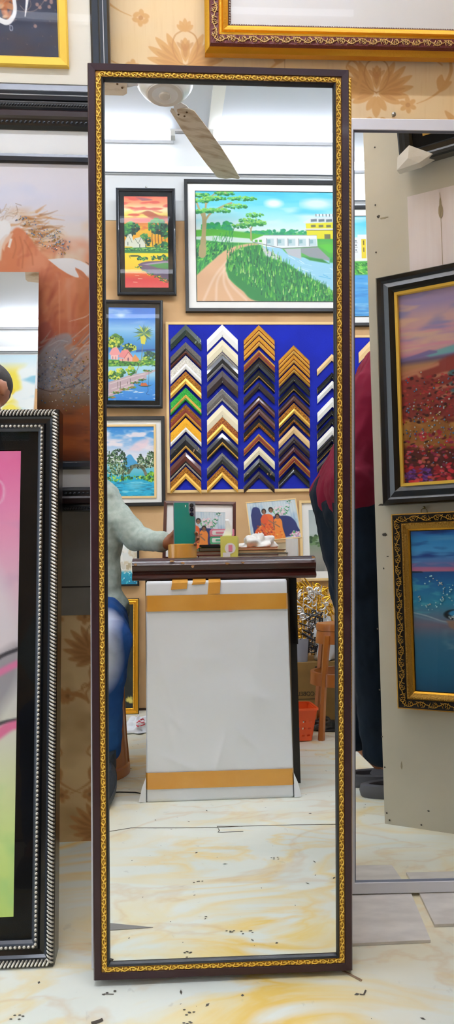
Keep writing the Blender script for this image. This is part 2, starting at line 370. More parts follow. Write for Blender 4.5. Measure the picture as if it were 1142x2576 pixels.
mb=MB(); mb.box((XL-.2,-1.6,CEIL),(XR+.3,1.85,CEIL+.05),cw); struct('ceiling',mb)
# front wall (behind the mirrors): printed damask wallpaper
def damask(c,cx,cy,s,col,col2):
    T=lambda x,y:(cx+x*s,cy+y*s)
    def petal(x,y,L,wd,ang,cc,al=.9):
        dx,dy=math.cos(ang),math.sin(ang); pts=[]
        for t,k in ((0,0),(.2,.7),(.5,1),(.8,.75),(1,0)): pts.append((x+dx*L*t-dy*wd*k,y+dy*L*t+dx*wd*k))
        for t,k in ((.8,.75),(.5,1),(.2,.7)): pts.append((x+dx*L*t+dy*wd*k,y+dy*L*t-dx*wd*k))
        c.poly([T(*q) for q in curve(pts+[pts[0]],3)],cc,al,1)
    for sg in (-1,1):
        for k,(L,a) in enumerate(((92,-1.15),(98,-.85),(96,-.55),(88,-.25),(74,.05),(58,.4))):
            an=(a if sg>0 else PI-a); petal(sg*6,22,L,10,an,col); petal(sg*10,20,L*.72,5,an,col2,.55)
        petal(sg*2,26,44,9,(1.05 if sg>0 else PI-1.05),col)
        c.line([T(sg*x,y) for x,y in curve([(0,-72),(24,-56),(30,-24),(18,6),(0,18)])],3.4*s,col2,.8)
        c.line([T(sg*x,y) for x,y in curve([(6,118),(22,104),(24,88),(14,82),(8,92)])],[2*s,4*s,5*s,3*s],col,.9)
        c.line([T(sg*x,y) for x,y in curve([(30,142),(36,118),(28,104),(36,92),(46,100),(44,112)])],[7*s,6*s,4*s,4*s,4*s],col,.9)
        for k in range(4): petal(sg*(34+k*4),138-k*6,30,6,(-.9+k*.3 if sg>0 else PI+.9-k*.3),col,.8)
    petal(0,28,54,11,PI/2,col); petal(0,10,62,11,-PI/2,col,.9); petal(0,0,36,6,-PI/2,col2,.7)
    for a in (-2.3,-1.9,-1.25,-.85): petal(0,-18,30,5,a,col2,.6)
    for k in range(5): petal(0,-66,34-abs(k-2)*4,6,-PI/2+(k-2)*.42,col,.85)
def scrollstem(c,x,y,s,sg,col,col2,fl=True):
    def P(l): return [(x+sg*a*s,y+b*s) for a,b in l]
    c.line(P(curve([(0,0),(30,-14),(60,-38),(82,-80),(78,-115),(60,-130),(48,-112),(60,-100)])),[2*s,3*s,6*s,9*s,8*s,6*s,5*s,4*s,4*s],col,.95)
    c.poly(P(curve([(50,-40),(48,-62),(60,-76),(68,-60),(86,-58),(74,-40),(58,-30)],5)),col,.9,1)
    if fl:
        for k in range(6):
            a=k*PI/3+.4; c.ell(x+sg*(-22+13*math.cos(a))*s,y+(4+13*math.sin(a))*s,9*s,6*s,col,.9,1,a)
        c.ell(x-sg*22*s,y+4*s,6*s,6*s,col2,.9,1)
WBG,WM,WM2='#fbdba4','#e7b26e','#d3985a'
cu=Cv(40,-60,1180,420,620,WBG); cu.mixn('#f7dcb0',160,120,.35,.75,.8,3); cu.mixn('#e9c085',5,60,.5,.9,.25,4)
for x,y in ((940,188),(478,128),(1180,300),(1180,-40),(706,-40)): damask(cu,x,y,1,WM,WM2)
for x,y,g in ((1040,232,1),(352,26,-1),(818,255,1),(640,170,1),(1030,-20,-1),(330,150,-1)): scrollstem(cu,x,y,1,g,WM,WM2)
cu.line([(716,100),(717,420)],1.6,'#c89a66',.7)
cl=Cv(40,420,1180,2140,300,WBG); cl.mixn('#d8b27c',200,300,.35,.75,.6,5); cl.mixn('#b8935e',120,90,.55,.8,.6,9,1500)
for y in (700,1180,1660,2140):
    for x in (235,470+235,1175): damask(cl,x,y-60,1,WM2,'#a8733f')
    for x,g in ((330,1),(180,-1),(800,1),(150,1)): scrollstem(cl,x,y-150,1,g,WM2,'#a8733f'); scrollstem(cl,x-20,y+60,1,-g,WM2,'#a8733f')
base=fw(571,2117); 
def w_u(px,py): return float(np.dot(fw(px,py)-base,TX))
Fm=axes(base,TX,V(0,0,1))
zt,zm,zb=fw(571,-60)[2],fw(571,420)[2],0.0
wu=lambda x,y:(x-571)/F*1.50/ (1.0)                       # metres per pixel on the wall
sc_=(w_u(1000,1000)-w_u(200,1000))/800
u0,u1=w_u(571,1000)+(40-571)*sc_,w_u(571,1000)+(1180-571)*sc_
wa=grid_obj('wall_front',cu,u0,u1,zm,zt,0,m=WALLP,gain=.97,mtx=Fm,back=.03); wa['kind']='structure'
wb=grid_obj('wall_front_lower',cl,u0,u1,0,zm,0,m=WALLP,parent=wa,back=.03); wb['kind']='structure'
wpl=mat('plain_wallpaper','#efcf9e',.75)
mb=MB(True); L0,L1=-1.8,1.85
mb.box((L0,-.03,0),(u0,0,CEIL),wpl); mb.box((u1,-.03,0),(L1,0,CEIL),wpl); mb.box((u0,-.03,zt),(u1,0,CEIL),wpl)
mb.build('wall_front_plain',wa)['kind']='structure'
# back wall (seen in the mirrors)
Bm=axes(V(*(PB+TX*0.2)),TX,V(0,0,1),True)
lamb=mat('beige_wall_laminate','#d0aa7c',.7,col2='#c29a6a',nscale=5,mixlo=.35,mixhi=.7,bump=.03,bscale=20)
lamw=mat('white_wall_paint','#d3d7da',.6)
mb=MB(True,True); mb.box((-1.9,-.04,0),(1.7,-.006,CEIL),lamw); mb.box((-1.9,-.006,.0),(1.7,0,2.62),lamb); mb.box((-1.9,-.006,2.622),(1.7,0,2.885),lamw)
o=mb.build('wall_back',mtx=Bm); o['kind']='structure'
mb=MB(True,True); mb.box((-1.9,0,2.885),(1.7,.016,2.925),mat('white_trim','#f3f6f7',.4)); o=mb.build('trim_1',mtx=Bm); o['kind']='structure'
mb=MB(True,True); mb.tube([(-1.9,.022,2.882),(-.5,.022,2.884),(.3,.022,2.880),(.75,.022,2.879),(1.6,.022,2.876)],.003,mat('grey_cable','#50565c',.5),6)
tag(mb.build('wall_cable',mtx=Bm),'thin grey cable run along the white trim above the pictures','cable')
mb=MB(True,True); mb.box((-.62,0,1.95),(-.535,.01,2.87),mat('cream_board','#f1e3c2',.6)); tag(mb.build('cream_wall_board',mtx=Bm),'tall narrow cream board on the wall left of the sunset picture','board')
mb=MB(); mb.box((.195,-1.33,CEIL-.012),(.26,1.5,CEIL),mat('cream_ceiling_joint','#f1eee6',.5)); struct('trim_2',mb)
mb=MB(True,True); mb.box((-1.9,0,CEIL-.014),(1.7,.02,CEIL),mat('grey_cornice','#b9b6b4',.6)); o=mb.build('trim_3',mtx=Bm); o['kind']='structure'
mb=MB(True,True); mb.box((-1.9,0,0),(1.7,.004,.012),mat('dark_gap','#3a2a1c',.8)); o=mb.build('baseboard_back',mtx=Bm); o['kind']='structure'
mb=MB(); mb.box((XR,-1.5,0),(XR+.05,1.8,CEIL),lamw); struct('wall_right',mb)
mb=MB(); mb.box((XL-.05,-1.5,0),(XL,-.35,CEIL),lamw); mb.box((XL-.05,-.35,2.3),(XL,1.45,CEIL),lamw); struct('wall_left',mb)   # gap beside it is added to let soft fill light in
# partition (seen in the white mirror)
Pl=1.28
mb=MB(True,True); pm=mat('stained_cream_plywood','#d3cbb8',.6,col2='#c6c0ae',nscale=3,mixlo=.35,mixhi=.65,bump=.05,bscale=14)
mb.box((0,-.02,0.0),(Pl,0,CEIL),pm); Pm=axes(PA,UP,V(0,0,1),True)
pr=mb.build('wall_partition',mtx=Pm); pr['kind']='structure'
mb=MB(True,True); sm=mat('screw_dark','#4a4238',.5); smr=mat('wall_smudge','#a59a80',.8)
def pl(px,py): 
    q=pt(px,py)-PA; return float(q@UP),float(q[2])
for px,py in ((943,371),(944,516),(946,635),(948,732),(952,800),(968,1930),(973,2045),(980,2063),(1060,2075),(955,1735),(961,1853),(950,1582)):
    u,v=pl(px,py); mb.sphere((u,.001,v),(.0022,.0015,.0022),sm,8,5)
mb.build('screw_heads',pr)
mb=MB(True,True)
def smudge(px,py,rx,ry,m,seed):
    r=random.Random(seed); u,v=pl(px,py); k=14
    mb.prism([(u+rx*math.cos(2*PI*i/k)*r.uniform(.5,1),v+ry*math.sin(2*PI*i/k)*r.uniform(.5,1)) for i in range(k)],0,.0006,m)
dk=mat('dark_scuff','#4b4740',.8)
for a in ((952,545,.006,.006,dk,1),(960,1270,.01,.004,dk,2),(968,1345,.008,.006,dk,3),(1010,1925,.003,.012,smr,4),(975,1400,.004,.002,dk,5),(965,1430,.002,.003,dk,6),(990,1330,.002,.008,dk,7),(966,548,.02,.003,smr,8),(1078,2040,.004,.002,dk,9)): smudge(*a)
mb.build('scuff_marks',pr)
# tube lights
def tubelight(name,base,U,length,label,N=NB,group=None,mir=False,k=1.0):
    r=empty(name,mtx=axes(base,U,V(0,0,1) ,mir)); h=length/2
    mb=MB(True,mir); mb.box((-h,0,-.018),(h,.03,.018),WHT); mb.build('batten',r)
    for s in (-1,1): mb=MB(True,mir); mb.box((s*(h-.002)-.012,.03,-.02),(s*(h-.002)+.012,.075,.02),mat('lamp_holder_grey','#b9b9b4',.5)); mb.build('lamp_holder',r)
    mb=MB(True,mir); mb.tube([(-h+.01,.055,0),(h-.01,.055,0)],.0165,mat('fluorescent_glow_%d'%int(k*100),'#eef3ff',emit=TUBE*k),12); mb.build('tube',r,True)
    return tag(r,label,'light',group)
t1=M1.at(436,345,PB+NB*.03,NF); t2=M1.at(530,346,PB+NB*.03,NF)
tubelight('tube_light',PB+TX*float((t1-PB)@TX)-TX*.6+V(0,0,t1[2]-PB[2]),TX,1.2,'lit fluorescent tube high on the back wall, ending left of the fan blade',group=None,mir=True,k=.14)
tubelight('tube_light.001',PB+TX*float((t2-PB)@TX)+TX*.6+V(0,0,t2[2]-PB[2]),TX,1.2,'lit fluorescent tube high on the back wall, starting right of the fan blade',mir=True,k=.14)
def ceil_tube(x,y,nm,lab): 
    r=tubelight(nm,V(0,0,0),TX,1.2,lab,k=1.9); M=axes(V(x,y,CEIL),TX,V(0,-1,0)); r.matrix_world=M; return r
def front_tube(x,z,nm,lab): return tubelight(nm,fw(571,2117)+TX*x+V(0,0,z),TX,1.2,lab,NF,k=.8)
front_tube(-.55,2.95,'tube_light.002','lit fluorescent tube above the wallpapered wall, left one')
front_tube(.75,2.95,'tube_light.003','lit fluorescent tube above the wallpapered wall, right one')
ceil_tube(-.35,.45,'tube_light.004','lit fluorescent tube across the ceiling over the floor, left one')
ceil_tube(.95,.45,'tube_light.005','lit fluorescent tube across the ceiling over the floor, right one')
# floor details
mb=MB(); pts=[M1.at(px,py,OO,ZZ)+V(0,0,.0006) for px,py in ((262,2094),(330,2083),(450,2083),(545,2082),(600,2079),(700,2076),(835,2074),(905,2072))]
mb.tube(pts,.0016,mat('floor_seam_dirt','#5b4c3c',.8),4,flat=.3); struct('trim_4',mb)
mb=MB(); g=mat('torn_vinyl_grey','#8b8783',.7)
pp=[M1.at(px,py,OO,ZZ) for px,py in ((262,2322),(385,2334),(330,2338),(262,2342))]
mb.add([(*p[:2],.0004) for p in pp]+[(*p[:2],.0012) for p in pp],[(0,1,2,3),(7,6,5,4),(0,4,5,1),(1,5,6,2),(2,6,7,3),(3,7,4,0)],g)
tag(mb.build('torn_floor_vinyl'),'grey sliver of torn vinyl on the marble floor before the mirror','torn vinyl')
mb=MB(); r=random.Random(11); dm=mat('floor_grit','#5c574e',.8)
for i in range(330):
    x,y=r.uniform(-.7,.9),r.uniform(-.9,1.15); s=r.choice((.0006,.0009,.0012,.0022)); a=r.uniform(0,PI); l=s*r.uniform(1,3.5)
    c,sn=math.cos(a),math.sin(a); z=.0003
    mb.add([(x+c*l,y+sn*l,z),(x-sn*s,y+c*s,z+s*.4),(x-c*l,y-sn*l,z),(x+sn*s,y-c*s,z)],[(0,1,2,3),(3,2,1,0)],dm)
for px,py in ((500,2218),(585,2345),(620,2346),(480,2398),(690,2160),(272,2500),(470,2548),(40,2560)):
    q=(M1.at(px,py,OO,ZZ) if py<2400 else hit(CAM,ray(px,py),OO,ZZ)); a=r.uniform(-.3,.3)
    for k in range(5): mb.sphere((q[0]+r.uniform(-.012,.012),q[1]+r.uniform(-.006,.006),.001),(.0026,.0012,.0005),dm,7,4)
tag(mb.build('floor_grit',weld=False),'dark grit and paper scraps scattered over the marble floor','debris',kind='stuff')
def debris(name,pts,rad,label,cat,c='#5a5046',flat=.4):
    mb=MB(); mb.tube([(*p[:2],rad*flat+.0002) for p in pts],rad,mat(name+'_m',c,.7),6,flat=flat); tag(mb.build(name),label,cat)
D=lambda px,py:hit(CAM,ray(px,py),OO,ZZ)
debris('wood_splinter',[D(860,2442),D(885,2455),D(910,2468)],.0022,'brown wooden splinter on the floor by the mirror frame corner','splinter','#8a6f52')
debris('paper_curl',[D(905,2502),D(915,2503),D(920,2492)],.0014,'small dark curl of paper on the floor right of the mirror','paper scrap')
debris('staple_wire',[D(262,2501),D(286,2502)],.0012,'short straight grey wire on the floor below the big mirror','wire','#77726a')
debris('torn_tape_scrap',[D(230,2576),D(250,2570),D(258,2566)],.003,'dark torn scrap at the bottom edge of the floor','scrap','#4a4238')
debris('twisted_floor_strip',[M1.at(px,py,OO,ZZ) for px,py in ((610,2079),(546,2079),(552,2090),(548,2094),(560,2094),(612,2092))],.0012,'thin twisted dark strip on the floor seam before the counter','strip')
debris('thin_black_wire',[M1.at(px,py,OO,ZZ) for px,py in ((262,1996),(300,1994),(340,1995),(356,1998))],.0018,'thin black wire on the floor left of the wrapped parcel','wire','#15120f',1)
def tile(name,cs,label):
    mb=MB(); t=.006; m=mat('scuffed_white_tile','#e3dcd2',.5,col2='#cfc8bf',nscale=14,mixlo=.3,mixhi=.62,stretch=(1,3,1))
    mb.add([(x,y,.0005) for x,y in cs]+[(x,y,t) for x,y in cs],[(3,2,1,0),(4,5,6,7),(0,1,5,4),(1,2,6,5),(2,3,7,6),(3,0,4,7)],m); tag(mb.build(name),label,'tile')
a=D(1083,2372)[:2]; b=D(1035,2256)[:2]; d=nrm(b-a); 
tile('floor_tile',[a-TX[:2]*.30,a,a+d*.30,a+d*.30-TX[:2]*.30],'off-white scuffed tile lying on the floor beside the big mirror')
a=D(1093,2333)[:2]; b=D(1056,2256)[:2]; d=nrm(b-a)
tile('floor_tile.001',[a,a+TX[:2]*.30,a+TX[:2]*.30+d*.30,a+d*.30],'off-white tile lying at the right edge under the white mirror')
# ================================================================ big leaning mirror
hM=lambda px,py:hit(CAM,ray(px,py),M1.p+M1.n*.008,M1.n)
bl,br,tl,tr=hM(235,2470),hM(888,2444),hM(217,155),hM(870,171)
r,w,h=rect_root('leaning_mirror',bl,br,tl); W1,H1=w,h
tag(r,'tall mirror in a plum-brown frame with a gold scroll band, leaning in the middle','mirror')
DK=mat('black_inner_lip','#15171b',.35)
T=.026; mm=-.008
frame(r,w,h,[(0,-T,PURP),(0,-.004,PURP),(.002,0,PURP),(.0125,-.001,PURP),(.0135,-.003,mat('dark_gold_ground','#a87a24',.45,.3)),(.0225,-.003,DK),(.0235,-.001,DK),(.026,-.003,DK),(.0275,mm+.0002,DK),(.0275,-T,DK),(0,-T,DK)])
scroll(r,'gold_scroll_band',w,h,.018,-.0022,.0095,.0135,GOLD2,r=.00125)['label']='gold raised scroll band'
mb=MB(True); mb.box((-w/2+.02,mm-.004,.02),(w/2-.02,mm,h-.02),MIRM); mb.build('mirror_glass',r)
backing(r,w,h,-T+.002)
# gold rope frame directly behind it
yb=1.30
gh=lambda px,py:hit(CAM,ray(px,py),M1.p-M1.n*.050,M1.n)
at,ab=gh(884,197),gh(886,2200); W_=nrm(at-ab); bb=at-W_*(at[2]/W_[2]); U=nrm(np.cross(W_,M1.n)); gw=.36
r,w,h=edge_root('gold_rope_frame',bb-U*gw+W_*.012,at-U*gw,M1.n,gw)
tag(r,'bright gold rope-edged picture frame standing behind the big mirror, only its right edge showing','picture frame')
frame(r,w,h,[(0,-.02,GOLD),(0,0,GOLD),(.004,.004,GOLD),(.01,.002,GOLD),(.03,-.004,GOLD),(.03,-.02,GOLD),(0,-.02,GOLD)])
beads(r,'rope_edge',w,h,.005,.004,.0028,.0062,GOLD2,1.5,.7)
mb=MB(True); mb.box((-w/2+.028,-.018,.028),(w/2-.028,-.012,h-.028),mat('grey_card','#b8b0a4',.8)); mb.build('backing',r)
# white edged board behind (left edge peeps out)
hB=lambda px,py:hit(CAM,ray(px,py),M1.p-M1.n*.032,M1.n)
a=hB(230,2340); t_=hB(226,900); bb=hB(700,2340); dn=nrm(a-t_); k=a[2]/(-dn[2]); a0=a+dn*k
r,w,h=edge_root('white_edged_board',a0+nrm(t_-a0)*.004,t_,M1.n,.33); tag(r,'white edged board tucked behind the big mirror, thin left edge showing','board')
frame(r,w,h,[(0,-.006,WHT),(0,0,WHT),(.02,0,WHT),(.02,-.006,WHT),(0,-.006,WHT)]); mb=MB(True); mb.box((-w/2+.018,-.006,.018),(w/2-.018,-.002,h-.018),mat('pale_panel','#d8d6d0',.7)); mb.build('panel',r)
# ================================================================ white framed mirror
hW=lambda px,py:hit(CAM,ray(px,py),M2.p,M2.n)
P6=P2+V(0,0,.0065)
a=hW(862,2253); t_=hW(858,299); W_=nrm(t_-a); a=a+W_*((.0075-a[2])/W_[2])
r,w,h=edge_root('white_framed_mirror',a,t_,M2.n,.44); tag(r,'tall mirror in a flat white frame leaning on the wallpapered wall at right','mirror')
frame(r,w,h,[(0,-.02,WHT),(0,.003,WHT),(.002,.005,WHT),(.0225,.005,WHT),(.0235,.004,mat('grey_rebate','#6d7280',.4)),(.0265,.0002,WHT),(.0265,-.02,WHT),(0,-.02,WHT)])
mb=MB(True); mb.box((-w/2+.02,-.004,.02),(w/2-.02,0,h-.02),MIRM); mb.build('mirror_glass',r); backing(r,w,h,-.018)
sx=fw(988,292); mb=MB(True); mb.sphere((0,.008,0),(.005,.004,.005),mat('steel','#a8a8a4',.3,1)); mb.tube([(0,-.01,0),(0,.008,0)],.002,MATS['steel']); tag(mb.build('wall_screw',mtx=axes(sx,TX,ZZ)),'small steel screw in the wallpaper above the white mirror','screw')
# ================================================================ pictures on the wallpapered wall
# ornate red and gold frame, top right
tilt=0
a=fw(516,126,.045); w,h=.85,.62
r=empty('ornate_red_gold_frame',mtx=axes(a+TX*w/2,TX,V(0,0,1)*math.cos(R(2))+NF*math.sin(R(2)))); tag(r,'large ornate red and gold frame with a white mat, hung at upper right','picture')
RED=mat('oxblood_lacquer','#6b2426',.45,bump=.3,bscale=250); ROSE=mat('rubbed_gold','#e6bf7c',.4,.45)
frame(r,w,h,[(0,-.03,GOLD),(0,-.012,GOLD),(.004,-.008,GOLD),(.009,-.004,RED),(.011,.006,RED),(.027,.006,GOLD),(.029,.002,GOLD),(.033,.002,GOLD),(.036,.006,GOLD),(.042,.002,GOLD),(.046,0,mat('dark_red_bed','#5a2a1a',.5)),(.052,-.006,RED),(.052,-.03,RED),(0,-.03,GOLD)])
scroll(r,'floral_relief',w,h,.019,.0068,.014,.022,ROSE,kind=1,r=.0013)['label']='pale gold flower and leaf relief on red'
beads(r,'silver_beading',w,h,.0495,-.0035,.0016,.0048,SILV)
flatring(r,w,h,.05,.115,-.008,MAT_W)
cv=Cv(0,0,100,60,160,'#d9c79a'); cv.dabs(400,50,30,50,30,['#6e5a2e','#b6a061','#f0e6c8'],1.6,.5,uni=True); grid_obj('artwork',cv,-w/2+.113,w/2-.113,.113,h-.113,-.010,r)
pane(r,w-.10,h-.10,.05,-.005)
# calligraphy picture, top left
UL=nrm(V(math.cos(R(4.5)),math.sin(R(4.5)),0))
def lw(px,py,off=.04): return fw(px,py,off)
br=lw(280,262); w,h=.62,.60
W_=V(0,0,1)*math.cos(R(1.5))+NF*math.sin(R(1.5))
r=empty('calligraphy_picture',mtx=axes(br-UL*w/2,UL,W_)); tag(r,'black framed picture with white script on navy and a gold inner frame, upper left','picture')
frame(r,w,h,[(0,-.03,BLK),(0,-.004,BLK),(.004,.002,CHAR),(.011,.004,WHT),(.0118,.005,WHT),(.0125,.004,CHAR),(.018,.006,BLK),(.022,.0,CHAR),(.034,-.004,BLK),(.038,-.008,BLK),(.038,-.03,BLK),(0,-.03,BLK)])
flatring(r,w,h,.037,.12,-.012,CREAM)
mb=MB(True); YG=mat('satin_yellow_gold','#f0c64c',.38,.35)
u1=-w/2; 
iw=w-2*.082; ih=h-2*.068-.0
mb.ring(iw,ih,[(0,-.012,YG),(0,-.004,YG),(.003,-.002,YG),(.016,-.003,YG),(.020,-.008,YG),(.020,-.012,YG)],(0,.068)); mb.build('inner_frame',r)['label']='gold inner frame'
cv=Cv(-323,-348,165,150,330,'#262b45'); cv.mixn('#30344e',60,60,.4,.8,.8,2); cv.mixn('#4b2f2a',90,40,.5,.8,.6,7,y0=-50)
for x,y,s in ((44,38,26),(30,20,16),(62,22,14),(52,62,14)): 
    for k in range(5): a_=k*1.256+.3; cv.ell(x+s*.5*math.cos(a_),y+s*.5*math.sin(a_),s*.5,s*.28,['#d98a4a','#c26a2c','#eab27c'][k%3],.85,1.5,a_)
for p in (((20,60),(60,20),(92,16),(104,36),(92,50),(80,40)),((60,50),(110,50),(140,20),(160,-10)),((10,95),(30,78),(70,70))): cv.line(curve(p),1.3,'#b99a84',.7)
for x,y in ((118,36),(132,12),(137,25),(124,42),(150,24),(112,82),(150,30),(135,8),(145,40)): cv.ell(x,y,4,4,'#b98f80',.8,1)
cv.dabs(60,80,60,80,70,['#8a5a4a','#5d5a70','#caa98a'],.9,uni=True,seed=4,al=.6)
Wt='#f7f5f2'
cv.line(curve([(-12,70),(0,62),(10,30),(6,-40),(8,-120)]),[10,8,7,8,10],Wt); cv.line(curve([(12,30),(22,62),(45,76),(60,68),(68,45),(62,-10),(58,-90)]),[4,9,12,10,8,9,12],Wt)
cv.line(curve([(90,62),(96,20),(90,-30),(92,-120)]),[2,7,9,10],Wt); cv.line(curve([(-60,90),(-30,110),(4,100),(12,84)]),[3,8,8,2],'#e8c83c')
cv.line(curve([(0,92),(6,100),(12,112),(15,92),(20,86),(22,94)]),[3,3,4,3,3],'#f0d234'); cv.line(curve([(55,82),(60,84),(60,92),(55,92),(55,82)]),1.4,'#c9cdd8')
grid_obj('artwork',cv,-iw/2+.018,iw/2-.018,.068+.018,.068+ih-.018,-.0095,r); pane(r,w-.07,h-.07,.035,-.0075+.002)
# the horse picture below it: outer frame, mat, dark slip, print
tr=lw(300,266,.035); tlz=lw(0,262,.035); bot=lw(0,1282,.02); h=float(tlz[2]-bot[2])+.006; w=.66
base=tr+UL*(-.02)-V(0,0,h); base=V(base[0],base[1],base[2])
W_=nrm(V(0,0,1)+NF*.012)
rw=.66; c0=base+UL*(.125)-UL*rw/2; r=empty('horse_picture',mtx=axes(c0-NF*(-.0),UL,W_)); w=rw
tag(r,'big framed print of a brown and white horse with glittering stones, left of the mirror','picture')
MAR=mat('maroon_black_lacquer','#241014',.3,coat=.4)
frame(r,w,h,[(0,-.028,BLK),(0,.0,BLK),(.003,.002,BLK),(.012,.002,BLK),(.016,.0,MAR),(.02,.006,MAR),(.03,.007,MAR),(.034,.003,BLK),(.046,.001,BLK),(.052,-.006,BLK),(.052,-.028,BLK),(0,-.028,BLK)])
beads(r,'leaf_beading',w,h,.04,.0025,.0022,.009,CHAR,1.6,.5); beads(r,'rope_edge',w,h,.008,.002,.0022,.0055,mat('dark_rope','#1c2127',.35,coat=.3),1.5,.7)
flatring(r,w,h,.05,.104,-.008,MAT_W)
mb=MB(True); mb.ring(w-.19,h-.188,[(0,-.01,CHAR),(0,-.003,CHAR),(.006,-.001,CHAR),(.014,-.002,BLK),(.0175,-.007,BLK),(.0175,-.01,BLK)],(0,.090)); mb.build('inner_frame',r)['label']='dark grey inner slip frame'
cv=Cv(-933,160,1140,2987,330,'#f6f1f4')
cv.grad([(160,'#f8f0f0'),(500,'#f3effa'),(900,'#f4e6da'),(1150,'#eec9a4'),(1500,'#d98d62'),(2000,'#d9b09a'),(2250,'#cdbfb8'),(2400,'#a9805f'),(2500,'#a05a30'),(2700,'#9a4a22'),(2850,'#a8521f'),(2987,'#6f3216')])
cv.mixn('#dfe4fa',500,180,.45,.8,.8,3,y1=900); cv.mixn('#f7cfa0',240,200,.5,.8,.6,8,700,1300)
cv.mixn('#e8b070',200,160,.45,.75,.7,61,y0=620,y1=1100,x0=100,x1=620)
q=random.Random(3)
for i in range(70):   # flying mane
    x,y=q.uniform(110,420),q.uniform(640,1000); L=q.uniform(90,260); a_=q.uniform(-.5,.25); cv.line(curve([(x,y),(x+L*.5*math.cos(a_),y+L*.5*math.sin(a_)+q.uniform(-20,20)),(x+L*math.cos(a_),y+L*math.sin(a_)+q.uniform(-30,30))]),[q.uniform(10,26),q.uniform(6,16),2],q.choice(['#d98f4a','#b87436','#e9bd86','#c8803e','#f2dcc0','#a86a34']),.55,5)
cv.poly(curve([(10,1080),(30,960),(80,880),(150,790),(215,800),(290,880),(350,980),(440,1060),(560,1150),(640,1130),(780,1120),(900,1160),(1000,1250),(1010,1500),(980,1750),(860,1850),(700,1880),(560,1820),(440,1800),(300,1860),(100,1800),(-200,1700),(-300,1300)],6),'#e2875a',1,10)
cv.mixn('#ee9c74',260,240,.4,.7,.9,12,900,1400,0,900); cv.mixn('#c85f42',260,260,.45,.75,.8,14,1200,1900,200,900)
for i in range(60):
    x,y=q.uniform(60,860),q.uniform(1000,1850)
    if y<1000+abs(x-300)*.2: continue
    cv.line(curve([(x,y),(x+q.uniform(10,60),y-q.uniform(40,110)),(x+q.uniform(40,130),y-q.uniform(90,220))]),q.uniform(10,36),q.choice(['#f0a884','#cf6c48','#b9543a','#e6946a','#d87a50']),.35,14)
for p in ([(190,870),(215,1000),(200,1150)],[(230,900),(290,1020),(300,1120)],[(140,880),(150,960),(120,1060)]): cv.line(curve(p),12,'#bf6b3e',.55,7)
cv.poly(curve([(440,1070),(620,1055),(740,1080),(840,1140),(880,1210),(820,1240),(760,1180),(690,1150),(720,1230),(640,1210),(540,1150)],6),'#f8f3f0',1,4); cv.poly(curve([(690,1140),(760,1180),(800,1250),(740,1220)],5),'#d8855c',.9,5); cv.line(curve([(790,1090),(830,1120),(850,1160)]),6,'#7a5a44',.8,3)
cv.poly(curve([(-40,760),(40,720),(95,735),(110,790),(90,840),(60,850),(10,900),(-60,1000)],6),'#fbf8f5',1,4); cv.poly([(20,960),(60,880),(125,830),(130,840),(100,900),(60,940),(40,1000)],'#f4c8a8',.9,6); cv.poly([(75,960),(100,885),(122,885),(95,970)],'#fff8ee',.9,3)
for i in range(26): x,y=q.uniform(0,130),q.uniform(640,760); cv.line(curve([(x,y),(x+q.uniform(20,60),y-q.uniform(10,60)),(x+q.uniform(60,140),y-q.uniform(20,120))]),q.uniform(2,6),q.choice(['#f6efe8','#e8d4bc','#fbf6f0','#c9a888']),.8,2)
for p in ([(170,590),(180,640),(165,660)],[(165,570),(215,585)],[(0,580),(20,620),(25,660)]): cv.line(p,4,'#8a6246',.8,2)
cv.poly(curve([(300,1700),(400,1640),(470,1760),(380,1860),(300,1980),(260,1900)],5),'#b25a4a',.8,16); cv.ell(290,1560,50,80,'#8f5a58',.6,30)
cv.poly([(530,1260),(545,1260),(530,1800),(515,1800)],'#f0a884',.5,2); cv.poly([(600,1240),(640,1240),(640,2000),(600,1800)],'#e8a080',.45,10); cv.poly([(700,1250),(880,1200),(880,1800),(700,1900)],'#c8743f',.5,20)
for i in range(80):
    x,y=q.uniform(280,760),q.uniform(1820,2300); L=q.uniform(60,260); a_=q.uniform(-.9,-.3); cv.line(curve([(x,y),(x+L*.5*math.cos(a_),y+L*.5*math.sin(a_)+q.uniform(-14,14)),(x+L*math.cos(a_),y+L*math.sin(a_))]),[q.uniform(6,26),q.uniform(4,14),1.5],q.choice(['#e9e4e0','#cfc6c2','#a6a0a4','#dcb8a0','#b6755a','#eef0f6','#98a4bc']),.6,4)
cv.poly(curve([(300,1980),(450,1800),(600,1750),(640,1840),(560,1870),(640,2020),(520,2100),(420,2260),(290,2290)],6),'#b5b4bc',.75,12); cv.line(curve([(420,1870),(520,1820),(600,1830)]),6,'#e6e4e6',.8,3)
for p in ([(640,1800),(760,1700),(880,1600)],[(700,1860),(820,1740),(900,1690)],[(620,1640),(760,1600),(820,1560)],[(660,1960),(780,1840),(900,1780)]): cv.line(curve(p),[3,8,2],'#f4e2d4',.8,2)
cv.dabs(180,480,2130,260,170,['#6c7fa8','#9fb0cf','#d7dbe6','#8b7a70','#c9b49c','#eef2f8'],12,.6,-.5,seed=3,al=.55); cv.line(curve([(290,2260),(440,2300),(620,2250),(760,2190),(860,2120)]),6,'#5a3428',.8,3)
cv.mixn('#c86a2c',260,60,.45,.7,.8,21,2400); cv.mixn('#4a2a18',200,60,.6,.8,.6,25,2500,2987)
grid_obj('artwork',cv,-w/2+.104-.0,w/2-.104,.104,h-.104,-.0085,r)
ax_w=w-.208; ah=h-.208
def hz(x,y): return (-w/2+.104+(x+933)/2073*ax_w, .104+(2987-y)/(2987-160)*ah)
mb=MB(True); q=random.Random(5); JW=[mat('crystal_clear','#e9e4da',.12,.3,coat=1),mat('crystal_amber','#c9a24a',.15,.5,coat=1),mat('crystal_blue','#7aa6d8',.12,.4,coat=1),mat('crystal_pale','#b9b2c8',.15,.3,coat=1)]
